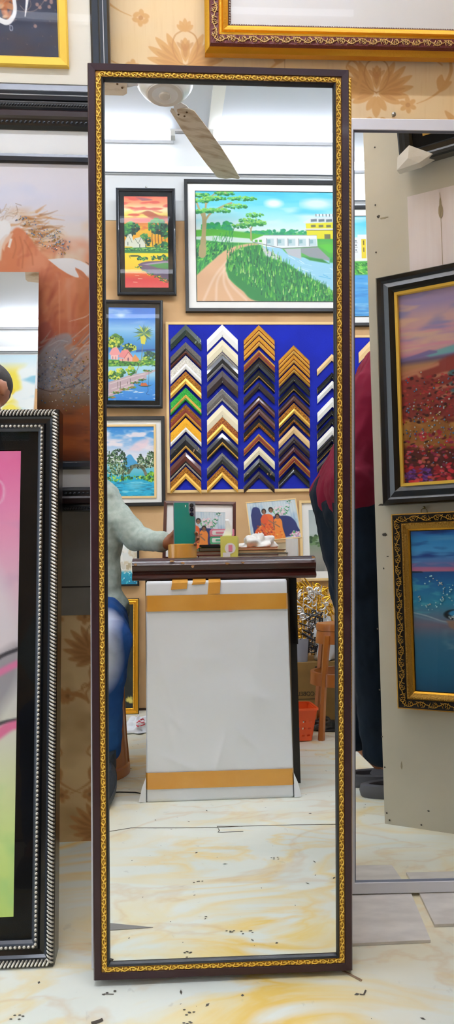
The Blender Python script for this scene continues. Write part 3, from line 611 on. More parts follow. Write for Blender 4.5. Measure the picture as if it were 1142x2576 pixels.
chain=[(150,700,440,790,40),(300,830,560,840,60),(380,930,600,980,50),(480,860,640,960,80)]
for (xa,ya,xb,yb,nn) in chain:
    for i in range(nn): t=q.random(); u,v=hz(xa+(xb-xa)*t+q.gauss(0,22),ya+(yb-ya)*t+q.gauss(0,26)); s=q.uniform(.0006,.0015); mb.sphere((u,-.008,v),(s,s,s),q.choice(JW),6,4)
for i in range(300): u,v=hz(q.gauss(600,190),q.gauss(2190,150)); s=q.uniform(.0007,.0018); mb.sphere((u,-.008,v),(s,s,s),q.choice(JW),6,4)
o=mb.build('rhinestones',r,True,weld=False,normals=False); o['kind']='stuff'; o['label']='glittering clear and amber stones stuck on the print'
pane(r,w-.10,h-.10,.05,-.004)
# grey wall board below the horse picture
mb=MB(True); gm=mat('stained_grey_board','#8f8b84',.8,col2='#75716a',nscale=7,mixlo=.3,mixhi=.7); q=fw(160,1548); zz=q[2]
mb.box((-.30,0,0),(.12,.004,.33),gm); mb.box((-.30,.004,.062),(.12,.0045,.065),mat('dirt_line','#2c2722',.9)); q=q+V(0,0,0)
o=mb.build('grey_wall_board',mtx=axes(V(q[0]-.05,q[1],q[2]),TX,ZZ)); tag(o,'stained grey board on the wall under the horse picture','board')
mb=MB(True); mb.box((L0,0,0),(.9,.004,.006),mat('skirting_gap','#17120c',.9)); o=mb.build('baseboard_front',mtx=Fm); o['kind']='structure'
# ================================================================ black and silver rope frame, lower left, and the bare mirror behind it
P3=hit(CAM,ray(100,2437),OO,ZZ); N3=lean(3,13)
g=lambda px,py,o_=0:hit(CAM,ray(px,py),P3+N3*o_,N3)
br=g(135,2432); tr=g(161,1028); w=.62; U=nrm(g(133,2430)-g(0,2441)); W_=nrm(tr-br); h=np.linalg.norm(tr-br)
U=nrm(TX); br[2]=.002
r=empty('rope_edged_frame',mtx=axes(br-U*w/2,U,W_)); tag(r,'black frame with silver rope and bead edging around a pink and green picture, lower left','picture')
frame(r,w,h,[(0,-.045,BLK),(0,-.006,BLK),(.0012,-.003,BLK),(.0012,0,BLK),(.012,.0,BLK),(.014,-.004,CHAR),(.018,-.008,BLK),(.026,-.009,BLK),(.029,-.005,BLK),(.034,-.005,CHAR),(.037,-.007,CHAR),(.041,-.012,BLK),(.041,-.03,BLK),(.041,-.045,BLK),(0,-.045,BLK)])
mb=MB(True)
for (u,v,dx,dz,L) in along(w,h,.0068,.0066):
    ex=np.array((dx,dz)); ey=np.array((-dz,dx)); d=nrm(ex*.62+ey*1.0)*.0062
    mb.tube([(u-d[0],-.0012,v-d[1]),(u-d[0]*.5,.0018,v-d[1]*.5),(u+d[0]*.5,.0018,v+d[1]*.5),(u+d[0],-.0012,v+d[1])],[.0014,.0019,.0019,.0014],SILV,6)
mb.build('silver_rope',r,True,weld=False,normals=False)['label']='silver twisted rope edging'
beads(r,'silver_beads',w,h,.0325,-.0035,.0026,.0078,SILV,1.15)['label']='row of square silver beads'
flatring(r,w,h,.040,.0750,-.018,mat('black_mat_board','#08090b',.4,spec=.12))
cv=Cv(-400,1132,56,2305,150,'#f5a6c4')
cv.grad([(1132,'#f56fa5'),(1250,'#f78ab6'),(1380,'#f7a9c6'),(1480,'#efc3d2'),(1600,'#e6d8dc'),(1720,'#d8d6d4'),(1880,'#e3e2cc'),(2000,'#e2ecae'),(2150,'#d8f090'),(2305,'#cdea7c')])
cv.mixn('#f9cfe0',140,120,.5,.8,.7,2,1132,1600); cv.mixn('#c9a7c4',70,60,.5,.75,.6,6,1330,1500); cv.mixn('#a6dc8a',60,80,.55,.8,.6,9,2000,2305)
cv.ell(-22,1235,46,62,'#ee5b96',.7,6); cv.ell(-22,1235,36,50,'#f894bc',.7,6); cv.line(curve([(-20,1190),(20,1215),(24,1260),(2,1290)]),4,'#fbd2e2',.7,2)
cv.poly(curve([(-120,1320),(-20,1310),(10,1420),(40,1520),(56,1640),(20,1690),(-100,1700)],6),'#efe4e4',.7,14)
cv.poly(curve([(-100,1690),(0,1680),(56,1640),(60,1720),(30,1800),(0,1850),(-100,1860)],5),'#8f8a90',.7,12); cv.line(curve([(-60,1700),(0,1692),(30,1668),(60,1652)]),9,'#2c2c34',.9,2)
cv.line(curve([(-60,1735),(0,1725),(56,1690)]),16,'#ef7fae',.9,4); cv.line(curve([(-40,1880),(0,1855),(30,1838),(60,1830)]),9,'#3a3c40',.9,2); cv.line(curve([(-60,1900),(0,1885),(40,1850),(60,1842)]),22,'#ec6f9c',.9,4)
cv.line(curve([(0,1820),(10,1842)]),3,'#ffffff',.9,1); cv.line(curve([(-60,2300),(-10,2220),(20,2105),(0,2050)]),12,'#a8d67c',.5,8); cv.poly([(-8,2090),(14,2105),(-10,2122)],'#8fcb62',.9,3)
grid_obj('artwork',cv,-w/2+.085,w/2-.0745,.078,h-.078,-.017,r); pane(r,w-.078,h-.078,.039,-.0135)
N4=N3
q=g(75,687,-.055); q0=g(77,2436,-.055); hb=np.linalg.norm(q-q0)
U=TX; r=empty('bare_mirror_sheet',mtx=axes(q0-U*.20,U,nrm(q-q0))); k=float(-q0[2]); r.location.z=0
mb=MB(True); hb=(q[2])/nrm(q-q0)[2]; mb.box((-.2,-.004,0.003),(.2,0,hb),MIRM); mb.build('mirror_glass',r); mb=MB(True); mb.box((-.199,-.008,.003),(.199,-.004,hb-.001),mat('mirror_back','#6f6a62',.8)); mb.build('backing',r)
tag(r,'frameless mirror sheet leaning behind the rope-edged frame in front of the horse','mirror')
q=g(7,625,-.07); mb=MB(True); mb.ring(.3,1.34,[(0,-.02,BLK),(0,0,BLK),(.02,.002,CHAR),(.022,-.005,BLK),(.022,-.02,BLK),(0,-.02,BLK)]); mb.box((-.13,-.015,.02),(.13,-.012,1.32),mat('grey_card','#b8b0a4',.8))
W_=nrm(g(75,687)-g(77,2436)); q=q-W_*1.34; r=mb.build('black_picture_frame',mtx=axes(q-TX*.15,TX,W_)); r.location.z=max(0.0,r.location.z); tag(r,'plain black frame leaning behind the bare mirror sheet, its edge at far left','picture frame')
# ================================================================ pictures on the partition (seen in the white mirror)
def pw(x0,y0,x1,y1,name,extra,off,tilt=0):
    """left edge x0, rows y0..y1 read at x0; width in metres"""
    bl=pt(x0,y1,off); tl=pt(x0,y0,off); h_=tl[2]-bl[2]; W=ZZ*math.cos(R(tilt))+NP*math.sin(R(tilt))
    return empty(name,mtx=axes(V(bl[0],bl[1],bl[2])+UP*extra/2,UP,W,True)),extra,h_
r,w,h=pw(962,695,0,1271,'flower_field_picture',.56,.03); tag(r,'glittery red flower field by the sea in a wide black frame on the partition','picture')
frame(r,w,h,[(0,-.03,BLK),(0,-.004,BLK),(.004,.002,BLK),(.014,.0,CHAR),(.020,-.004,CHAR),(.034,.002,BLK),(.042,-.004,BLK),(.050,-.012,BLK),(.050,-.03,BLK),(0,-.03,BLK)],True)
mb=MB(True,True); mb.ring(w-.094,h-.094,[(0,-.02,GOLD2),(0,-.008,GOLD2),(.007,-.009,GOLD2),(.009,-.014,GOLD2),(.009,-.02,GOLD2)],(0,.047)); mb.build('gold_slip',r)['label']='thin gold slip'
cv=Cv(1000,728,1470,1222,330,'#c9a9cf')
cv.grad([(728,'#c4a8cc'),(760,'#b7a3d6'),(800,'#e7b8b4'),(840,'#e3aeb9'),(870,'#d8a5c4'),(890,'#e49ab0'),(898,'#9a84b8'),(908,'#7a6484'),(920,'#c98f62'),(945,'#d08a54'),(960,'#8c2f28'),(1060,'#7a1c18'),(1110,'#6a2414'),(1222,'#5a1414')])
cv.mixn('#8f94d4',110,26,.45,.7,.9,3,728,850); cv.mixn('#f4c6ac',90,18,.5,.75,.9,5,750,885); cv.mixn('#f2a6b8',120,12,.5,.8,.8,6,820,898)
cv.poly([(1060,893),(1142,880),(1470,862),(1470,884),(1142,899),(1080,902)],'#7cc7cc',.9,3); cv.poly([(1000,900),(1080,884),(1100,889),(1100,894),(1000,906)],'#8a78b4',.9,2)
cv.poly(curve([(1000,944),(1070,932),(1095,922),(1142,905),(1300,890),(1470,885),(1470,1080),(1000,1060)],5),'#a0342c',.9,5)
for p in ([(1000,938),(1080,928),(1100,924)],[(1000,950),(1040,940),(1052,948)],[(1095,985),(1142,982),(1200,990)],[(1110,1010),(1142,1000),(1240,1006)],[(1090,955),(1125,950),(1142,962)]): cv.line(curve(p),9,'#d98f6a',.9,3)
cv.ell(1142,952,16,9,'#3f7f8c',.9,2); cv.ell(1148,978,20,6,'#4a8f9a',.9,2); cv.ell(1144,996,14,5,'#3f7f8c',.9,2); cv.ell(1300,960,60,20,'#4a8f9a',.9,3)
cv.poly(curve([(1000,1062),(1040,1056),(1090,1058),(1142,1080),(1300,1100),(1470,1110),(1470,1160),(1000,1130)],5),'#b9782e',.9,6); cv.mixn('#d9a04a',30,16,.5,.75,.8,14,1058,1120)
cv.dabs(420,1235,1010,235,60,['#5a0f10','#8f1a1a','#c8282c','#3a0c0c','#d8453c'],5,.6,seed=8,uni=True,al=.85); cv.dabs(500,1235,1155,235,62,['#c81e34','#e63a4a','#7a1020','#2c0a10','#d46a50','#a02050','#f0626e'],5.5,.6,seed=9,uni=True,al=.9)
cv.dabs(90,1035,1205,36,18,['#6a2c8c','#8c48b4','#3a1450'],5,.6,seed=10,uni=True); cv.dabs(120,1235,1200,235,20,['#e82a3c','#f25058','#b01828'],7,.6,seed=11,uni=True)
grid_obj('artwork',cv,-w/2+.055,w/2-.055,.055,h-.055,-.0175,r,True)
mb=MB(True,True); q=random.Random(8)
for i in range(380):
    x,y=q.uniform(1010,1300),q.triangular(930,1215,1080); u=-w/2+.055+(x-1000)/470*(w-.11); v=.055+(1222-y)/494*(h-.11); s=q.uniform(.0012,.0028); mb.sphere((u,-.0165,v),(s,s,s),q.choice(JW),6,4)
o=mb.build('rhinestones',r,True,weld=False,normals=False); o['kind']='stuff'; pane(r,w-.08,h-.08,.04,-.011,True)
r,w,h=pw(1000,1293,0,1782,'blue_beach_picture',.48,.025); tag(r,'blue beach picture with bright stones in a gold scroll frame, lowest on the partition','picture')
OG=mat('antique_gold','#b98a34',.38,.6,bump=.4,bscale=300); BG=mat('brown_black_ground','#1c120b',.5)
frame(r,w,h,[(0,-.025,OG),(0,0,OG),(.003,.002,BG),(.024,-.003,OG),(.026,.0,OG),(.032,-.002,OG),(.040,-.006,GOLD),(.044,-.009,GOLD),(.044,-.025,OG),(0,-.025,OG)],True)
scroll(r,'gold_scroll_relief',w,h,.0135,.0006,.019,.03,OG,True,.0015,1)['label']='gold scroll relief on black'
beads(r,'rope_edge',w,h,.0285,.0008,.0016,.004,OG,1.3,.6,True)
cv=Cv(1038,1328,1420,1755,300,'#2a86c8')
cv.grad([(1328,'#2468c8'),(1345,'#2f9be8'),(1380,'#4cb0f2'),(1410,'#5f8fd4'),(1424,'#c07cb8'),(1436,'#e07fa0'),(1440,'#1c5fa8'),(1470,'#1f7fc4'),(1520,'#2f9fc8'),(1550,'#5f8fae'),(1580,'#8a7f94'),(1620,'#3f80a4'),(1700,'#20749c'),(1755,'#1a5f88')])
cv.mixn('#0f3f94',80,16,.5,.72,.9,3,1328,1400); cv.mixn('#67b9ee',100,12,.52,.75,.8,5,1340,1420); cv.poly(curve([(1040,1424),(1060,1414),(1085,1420),(1120,1416),(1142,1424),(1142,1420),(1142,1426)],3),'#5a86c8',.8,2)
cv.poly([(1038,1436),(1062,1437),(1066,1440),(1038,1441)],'#14304e',1,1); cv.mixn('#58c4d8',30,10,.55,.75,.7,7,1445,1550)
cv.line(curve([(1038,1548),(1070,1556),(1110,1570),(1142,1572)]),3,'#c9dcea',.8,1.5); cv.line(curve([(1038,1556),(1080,1566),(1120,1576)]),5,'#8fb4cf',.5,3)
cv.ell(1140,1552,28,14,'#16222c',1,1.5); cv.ell(1146,1549,22,9,'#3aa6e0',1,1.5); cv.poly(curve([(1118,1568),(1160,1570),(1170,1620),(1150,1600),(1125,1585)],4),'#b08a74',.9,3); cv.dabs(30,1140,1560,18,5,['#e8eef0','#9ab4bc'],2,1,seed=3)
cv.mixn('#9fc8d8',50,20,.55,.8,.5,17,1590,1700,1110)
grid_obj('artwork',cv,-w/2+.046,w/2-.046,.046,h-.046,-.012,r,True)
mb=MB(True,True); CY=mat('aqua_stone','#bff4ff',.12,.2,coat=1)
for i in range(90):
    a_=q.uniform(0,2*PI); rr=q.uniform(.7,1.1); x,y=(1082+34*rr*math.cos(a_),1495+42*rr*math.sin(a_)) if i%2 else (1160+36*rr*math.cos(a_),1495+42*rr*math.sin(a_))
    u=-w/2+.046+(x-1038)/382*(w-.092); v=.046+(1755-y)/427*(h-.092); s=q.uniform(.0012,.0026); mb.sphere((u,-.011,v),(s,s,s),q.choice((CY,CY,JW[0])),6,4)
mb.build('stones',r,True,weld=False,normals=False)['label']='bright aqua stones'; pane(r,w-.08,h-.08,.04,-.008,True)
u_,v_=pl(1068,1281); mb=MB(True,True); mb.tube([(-.008,.006,-.012),(-.007,.007,-.002),(0,.008,.004),(.007,.007,-.002),(.008,.006,-.012)],.0012,mat('brass_ring','#7d7350',.4,.8),6); mb.sphere((0,.006,.004),.004,MATS['brass_ring'],8,5); tag(mb.build('picture_hook',mtx=axes(pt(1068,1281),UP,ZZ,True)),'small brass hook above the blue beach picture','hook')
mb=MB(True,True); kn=mat('wood_knot','#a8997c',.7); b0=pt(1033,690,.0); hh=pt(1033,497)[2]-b0[2]+.05
mb.box((0,.0,-.05),(.42,.008,hh-.05),mat('white_pink_plywood','#f0e6e6',.55,col2='#e3d4d2',nscale=5,mixlo=.35,mixhi=.75,stretch=(6,1,.5)))
for (x,z,a_,b_) in ((.085,.15,.006,.040),(.085,.16,.003,.058)): mb.prism([(x+a_*math.cos(t),z+b_*math.sin(t)*.5) for t in np.linspace(0,2*PI,14)[:-1]],.008,.0088,kn)
mb.box((.084,.008,-.04),(.0852,.0085,hh-.06),kn); tag(mb.build('plywood_sheet',mtx=axes(b0,UP,ZZ,True)),'pinkish white plywood sheet with a dark knot fixed above the flower picture','board')
br_=pt(1006,418,.06); W_=nrm(ZZ*math.cos(R(12))+NP*math.sin(R(12))); w,h=.5,.5; U2=nrm(UP+W_*.02)
r=empty('gold_script_picture',mtx=axes(br_+U2*w/2,U2,W_,True)); tag(r,'black framed picture with gold script and a torn paper corner, top of the partition','picture')
frame(r,w,h,[(0,-.04,BLK),(0,-.004,BLK),(.004,.0,BLK),(.012,.0,CHAR),(.018,-.004,BLK),(.03,-.002,BLK),(.036,-.01,BLK),(.036,-.04,BLK),(0,-.04,BLK)],True)
flatring(r,w,h,.035,.062,-.014,MATS['black_mat_board'],True)
cv=Cv(0,0,100,100,220,'#d8a640'); cv.mixn('#e8c060',30,30,.4,.8,.8,2); q2=random.Random(2)
for i in range(46): x,y=q2.uniform(3,97),q2.uniform(5,95); cv.line(curve([(x,y),(x+q2.uniform(-4,4),y+q2.uniform(2,7)),(x+q2.uniform(-7,7),y+q2.uniform(-3,5))]),q2.uniform(1,2.6),'#1c1610')
for x in (6,11,16): cv.line([(x,82),(x+1,97)],2.6,'#1c1610')
grid_obj('artwork',cv,-w/2+.06,w/2-.06,.06,h-.06,-.0145,r,True)
mb=MB(True,True); pc=mat('crumpled_white_paper','#e6e2da',.7,bump=.4,bscale=30); u=-w/2
mb.add([(u-.008,.006,-.010),(u+.05,.008,-.008),(u+.085,.004,.006),(u+.03,.008,.042),(u-.003,.006,.022),(u-.008,-.03,-.010),(u+.05,-.03,-.009),(u+.085,-.03,.0),(u+.024,.012,.010)],[(0,1,8),(1,2,8),(2,3,8),(3,4,8),(4,0,8),(0,5,6,1),(1,6,7,2),(0,4,5)],pc); mb.build('paper_corner',r)['label']='torn white paper wrapped over the lower corner'
# ================================================================ back wall pictures (seen in the big mirror)
BF=[(0,-.02,BLKM),(0,0,BLKM),(.003,.003,CHAR),(.007,.004,BLKM),(.011,.001,CHAR),(.014,0,BLKM),(.018,-.006,BLKM),(.018,-.02,BLKM),(0,-.02,BLKM)]
FLATB=[(0,-.025,BLKM),(0,0,BLKM),(.001,.001,BLKM),(.018,.001,BLKM),(.019,-.010,BLKM),(.019,-.025,BLKM),(0,-.025,BLKM)]
G1=['#0d3a30','#16624a','#2c8a4c','#57b04a']
def tree(c,x,y,s,trunk='#3a3a20',cols=G1,n=60,seed=1,asp=.8,ds=None):
    c.line([(x,y+s*1.6),(x,y)],s*.12,trunk); c.dabs(n,x,y,s,s*asp,cols[::-1],ds or s*.2,.7,seed=seed,lit=(-.6,-.8))
# sunset
r,w,h=wallrect('sunset_picture',295,485,444,742,bk,.045,tilt=5.6,mir=True); tag(r,'black framed sunset village painting with red and yellow sky, top left of the back wall','picture')
frame(r,w,h,BF,True); flatring(r,w,h,.017,.045,-.008,MATS['black_mat_board'],True)
cv=Cv(132,130,342,546,170,'#f5c21c')
cv.grad([(130,'#f47a5c'),(160,'#fba070'),(190,'#fff3c0'),(222,'#ffdc60'),(235,'#f07a50'),(262,'#f39a3c'),(275,'#f8c818'),(330,'#f2a51e'),(362,'#f6d01c'),(386,'#f9e01e'),(470,'#f8c818'),(485,'#f26a3c'),(510,'#e6434a'),(546,'#ee5a5c')])
cv.mixn('#ffe82a',80,60,.45,.7,.9,2,180,250,132,240); cv.mixn('#e2574a',70,14,.52,.7,.85,4,130,290); cv.poly(curve([(215,205),(250,195),(300,215),(342,220),(342,240),(290,240),(250,225)],5),'#b8503e',.8,3); cv.poly(curve([(190,134),(240,138),(270,146),(220,150)],4),'#8f5a6a',.8,3)
tree(cv,165,275,36,seed=2,n=90); cv.dabs(70,150,290,26,28,G1[::-1],7,.7,seed=5,lit=(-.6,-.8)); cv.dabs(60,230,330,26,30,G1[::-1],6,.7,seed=6,lit=(-.6,-.8))
for x in (265,280,295,312,328): cv.line(curve([(x+4,360),(x,320),(x+3,280)]),3,'#4a3420')
cv.dabs(110,290,265,44,34,G1[::-1],8,.7,seed=7,lit=(-.6,-.8)); cv.dabs(60,325,285,18,36,G1[::-1],7,.7,seed=8); cv.dabs(40,325,350,18,14,G1,6,.7,seed=9); cv.dabs(30,290,356,14,10,G1,5,.7,seed=19)
cv.poly([(132,366),(200,360),(342,362),(342,388),(132,388)],'#2c8248',1,2); cv.dabs(60,237,372,104,6,['#57b04a','#8ccf5a','#1a5c3c'],5,.4,seed=10,uni=True)
for pts in ([(133,335),(150,303),(165,300),(172,322),(176,330),(174,360),(133,358)],[(168,345),(182,320),(212,315),(232,340),(232,362),(170,364)]): cv.poly(pts,'#dfe6d4',1,1)
cv.line([(150,303),(168,340)],2,'#5a6a5a'); cv.line([(182,322),(198,346),(212,316),(233,346)],2,'#5a6a5a'); cv.line([(148,340),(148,352)],4,'#6a7a6a'); cv.line([(205,350),(205,362)],5,'#6a7a6a')
cv.poly([(150,402),(165,398),(195,398),(208,402),(190,405),(165,405)],'#2c4a2c',1,1); cv.line([(155,404),(158,412)],2,'#2c4a2c')
cv.poly(curve([(195,440),(230,428),(300,424),(342,420),(342,512),(300,495),(250,485),(210,462)],5),'#6a5a78',1,2); cv.poly(curve([(215,440),(270,432),(342,426),(342,450),(280,448)],5),'#a89ab8',.9,2); cv.poly(curve([(245,442),(300,436),(342,434),(342,460),(290,456)],5),'#3c9a4a',.9,2)
for a in ((205,412,12),(228,414,14),(270,410,14),(298,408,12),(330,412,12),(320,402,8)): cv.dabs(22,a[0],a[1],a[2],9,G1,4,.8,seed=a[0])
for a in ((200,452),(225,470),(255,485),(290,497),(330,515),(312,508)): cv.dabs(14,a[0],a[1],16,6,['#2c7a3c','#f2c81e','#14502c'],4,.5,seed=a[0])
for y in (490,505,521): cv.line([(170+y%40,y),(190+y%40,y+1)],1.5,'#ffd8c0')
grid_obj('artwork',cv,-w/2+.042,w/2-.042,.042,h-.042,-.0075,r,True); pane(r,w-.034,h-.034,.017,-.005,True)
nm=mat('steel','#a8a8a4',.3,1)
mb=MB(True,True); mb.sphere((0,.006,0),(.006,.004,.006),nm); mb.tube([(0,.0,0),(0,.006,0)],.002,nm); q=bk(368,472); mb.tube([(0,.006,0),(0,.01,-.03),(0,.02,-.055)],.0012,nm,5); tag(mb.build('picture_nail',mtx=axes(q,TX,ZZ,True)),'steel nail above the sunset picture on the back wall','nail')
# palm village
r,w,h=wallrect('palm_village_picture',252,757,409,1026,bk,.045,tilt=1.6,roll=-.7,mir=True); tag(r,'black framed painting of a palm tree, pink huts and a blue river','picture')
frame(r,w,h,BF,True); flatring(r,w,h,.017,.042,-.008,MATS['black_mat_board'],True)
cv=Cv(158,172,706,1250,190,'#3a8be0')
cv.grad([(172,'#2f74d8'),(300,'#3f88e2'),(420,'#8cc6f0'),(560,'#4aa0dc'),(660,'#2f7cc8'),(700,'#5ab0ec'),(860,'#a8dcf4'),(960,'#9cd4f0'),(1050,'#3f9be6'),(1250,'#2f8ae0')])
cv.mixn('#9fc4f0',200,60,.5,.75,.7,3,172,420); cv.ell(300,265,40,22,'#dbe6f8',.7,14); cv.mixn('#ffffff',90,14,.62,.75,.8,9,1120,1250)
cv.poly([(480,665),(706,650),(706,672),(480,690)],'#1d4f94',.9,5)
cv.dabs(90,245,560,75,75,['#2c6a2c','#4c8a34','#8ab43c','#c8d84a','#1a4a2a'],18,.8,seed=2,lit=(.7,-.7)); cv.dabs(60,200,600,45,50,['#f2ea4a','#b8cc3c','#3c7a34'],16,.8,seed=3); cv.dabs(60,400,640,80,45,['#1e4a30','#3c7a34','#c8d84a'],15,.7,seed=4); cv.dabs(60,640,730,75,50,['#1e4a50','#2c6a4c','#6a9a4a'],16,.7,seed=5); cv.dabs(30,590,770,35,26,['#b8d040','#d8e060','#4a8a3a'],12,.7,seed=6)
cv.poly([(160,780),(706,785),(706,835),(470,850),(160,860)],'#4c9a3a',1,6); cv.dabs(90,430,820,280,28,['#2c6a34','#6ab43c','#a8d04a','#1e5a30'],14,.5,seed=7,uni=True)
for pts,col in (([(168,715),(200,650),(245,628),(270,650),(300,710),(270,730),(200,735)],'#f0a0a0'),([(186,730),(270,728),(268,780),(190,775)],'#f6c4bc'),([(270,752),(315,672),(385,660),(440,735),(440,760),(395,700),(345,760)],'#ee8f90'),([(285,765),(345,765),(385,695),(440,745),(440,800),(290,795)],'#f2b0a4'),([(440,760),(470,715),(520,775),(505,800),(440,800)],'#e89858')): cv.poly(pts,col,1,2)
cv.line([(345,762),(390,692),(440,748)],7,'#b05a60'); cv.ell(390,775,8,22,'#7a4a6a'); cv.line([(245,745),(245,775)],8,'#a05a70'); cv.line([(210,745),(210,770)],8,'#a05a70'); cv.line([(325,775),(325,795)],6,'#7a3a40')
for x in (240,258,385,395,465): cv.line([(x,640),(x+4,580 if x<300 else 640)],4,'#c8d060',.8)
cv.line(curve([(480,930),(515,850),(545,760),(558,600)]),[22,16,12,10,9,9,8,8,8]+[8]*30,'#8a9068'); 
for k in range(26):
    a_=k*2*PI/26+.1; L=100+20*math.sin(k*3); c1=['#5a8a3a','#8cae3c','#c8d04c','#2f6a5a','#3c7a6a'][k%5]; ex,ey=575+L*math.cos(a_)*1.15,470+L*math.sin(a_)
    cv.poly([(575,470),(575+L*.6*math.cos(a_-.12),470+L*.6*math.sin(a_-.12)),(ex,ey),(575+L*.6*math.cos(a_+.12),470+L*.6*math.sin(a_+.12))],c1,1,2)
cv.poly([(530,510),(575,490),(600,520),(585,600),(540,590)],'#e0d84a',1,4)
cv.poly([(160,1040),(400,960),(560,930),(706,890),(706,910),(600,960),(610,990),(450,1050),(470,1100),(300,1150),(160,1230)],'#c8b0b8',1,3)
for p in ([(180,1060),(420,980),(590,940)],[(200,1120),(400,1050),(560,985)],[(170,1180),(300,1120),(420,1080)]): cv.line(curve(p),10,'#e8d8dc',.8,4)
for x,y in ((200,955),(300,925),(420,905)): cv.dabs(50,x,y,48,50,['#2c6a34','#4c9a3a','#b8d040','#e8ea5a'],15,.8,seed=x,lit=(.7,.7))
cv.dabs(60,230,985,70,26,['#4c9a3a','#e8ea5a','#1e5a30'],13,.6,seed=31); 
for x,y,rx in ((200,1215,40),(260,1160,60),(350,1120,60),(440,1100,40),(480,1045,50),(560,1010,50),(620,905,70)): cv.dabs(26,x,y,rx,10,['#2c7a3c','#6ab43c','#1e5a30','#b87a3c'],11,.5,seed=x)
cv.poly(curve([(495,1065),(540,1088),(620,1090),(680,1062),(640,1075),(560,1078)],4),'#2c5a5a',1,2); cv.poly([(535,1080),(540,1048),(600,1044),(622,1080)],'#d8703c',1,2); cv.line([(635,900),(628,1080)],4,'#3c4a5a',.8); cv.line(curve([(620,1090),(625,1140),(605,1170),(640,1185)]),5,'#2c3c6a',.8)
for x in (415,385,300,270,556): cv.line([(x,1060 if x>350 else 1110),(x,1000 if x==415 else 1035)],5,'#5a4a4a')
grid_obj('artwork',cv,-w/2+.040,w/2-.040,.040,h-.040,-.0075,r,True); pane(r,w-.034,h-.034,.017,-.005,True)
# bridge river
r,w,h=wallrect('bridge_river_picture',180,1048,416,1275,bk,.03,mir=True); tag(r,'print of a stone bridge over turquoise water in black and wooden frames','picture')
frame(r,w,h,FLATB,True); flatring(r,w,h,.017,.057,-.016,MAT_W,True); WD=mat('pale_pine','#e9c98f',.6)
mb=MB(True,True); iw=w-.092; ih=h-.084; mb.ring(iw,ih,[(0,-.016,WD),(0,-.008,WD),(.001,-.007,WD),(.011,-.007,WD),(.012,-.012,WD),(.012,-.016,WD)],(0,.042)); mb.build('inner_frame',r)['label']='pale wooden inner frame'
cv=Cv(-260,1594,678,2364,240,'#4aa0e0')
cv.grad([(1594,'#1f86dc'),(1700,'#5aa8ea'),(1850,'#c8dcf6'),(1950,'#eef0fa'),(2060,'#7ad0e8'),(2130,'#4ac0d8'),(2180,'#2ab8dc'),(2364,'#12b0e6')])
cv.mixn('#f8eef6',160,50,.45,.72,.95,6,1630,2000); cv.poly(curve([(330,1860),(460,1760),(600,1730),(590,1800),(480,1870)],5),'#f8dce6',.8,16)
cv.poly(curve([(250,2000),(320,1920),(370,1905),(420,1960),(470,2010),(400,2060),(260,2060)],5),'#4aa6dc',1,5)
for x,y,rx,ry,n in ((200,1990,120,150,320),(40,2020,140,160,240),(-150,2010,120,170,200),(640,1960,70,90,150),(500,1960,45,60,60),(560,2010,60,50,70),(280,2080,70,50,90)): cv.dabs(n,x,y,rx,ry,['#12301e','#2c5a34','#4c7a4a','#8aa878','#c8d4b0','#1e4428'],10,.8,seed=int(x)+500,lit=(.5,-.8))
cv.line(curve([(340,2110),(400,2040),(470,2030),(540,2070),(590,2170)]),[30]*9+[36]*50,'#6a7058',1,3); cv.dabs(60,470,2040,130,22,['#4c5a3c','#8a9070','#2c3c24'],9,.6,seed=77); cv.line(curve([(560,2110),(600,2190)]),34,'#8a8474',.9,4)
cv.dabs(160,200,2175,420,30,['#3c8a2c','#7ac83c','#c8e84a','#1e5a28'],14,.6,seed=78,uni=True); cv.dabs(100,640,2160,70,60,['#3c8a2c','#9ad83c','#1e5a28'],13,.7,seed=79); cv.line([(265,2080),(270,2200)],12,'#3a3020'); cv.line([(245,2140),(250,2210)],9,'#3a3020')
cv.poly([(-260,2215),(120,2215),(340,2190),(480,2175),(560,2190),(678,2240),(678,2364),(-260,2364)],'#1fb4e0',1,6); cv.mixn('#0f7a9c',80,12,.5,.7,.8,33,2210,2364); cv.mixn('#9cecf8',100,14,.55,.75,.8,34,2200,2364); cv.ell(420,2250,100,40,'#8adcf0',.6,20)
grid_obj('artwork',cv,-w/2+.058,w/2-.058,.054,h-.054,-.013,r,True)
# big canal landscape
r,w,h=wallrect('canal_landscape_painting',467,450,1010,783,bk,.03,mir=True); tag(r,'large landscape painting of a dirt road, grassy bank, white bridge and yellow building','picture')
frame(r,w,h,FLATB,True); flatring(r,w,h,.017,.062,-.016,MAT_W,True)
X1=(1010-28-240)*1.842
cv=Cv(472,97,X1,597,460,'#8fe0ee')
cv.grad([(97,'#54d0ea'),(160,'#7adfee'),(230,'#b4ecf4'),(275,'#e4f6f4'),(290,'#4cc05a'),(310,'#3cae4a'),(330,'#5ab848'),(597,'#3f9a4c')])
cv.mixn('#e8f4f6',160,40,.52,.78,.8,3,100,240); cv.mixn('#3cc4e8',200,30,.5,.75,.6,8,97,200); cv.ell(838,150,38,18,'#f8f8f4',.9,8); cv.ell(1040,150,70,22,'#e8f2f4',.9,10)
for a in ((880,285,110,14),(560,265,60,22),(620,258,22,22),(760,290,60,10),(1150,285,120,14)): cv.dabs(60,*a,['#1c9a6c','#34b45c','#2aa878'],9,.7,seed=int(a[0]))
cv.poly(curve([(472,275),(560,270),(700,285),(800,298),(800,320),(640,325),(472,312)],5),'#58b838',1,3); cv.poly([(472,305),(560,300),(720,312),(740,332),(600,330),(472,320)],'#d8eee8',1,2)
cv.poly([(472,318),(600,330),(700,335),(640,345),(540,420),(472,470)],'#3c9c50',1,3); cv.dabs(260,540,375,80,48,['#1c7a4c','#4cbc4c','#8ad85a','#0f5a44'],9,.35,-.9,seed=41,uni=False)
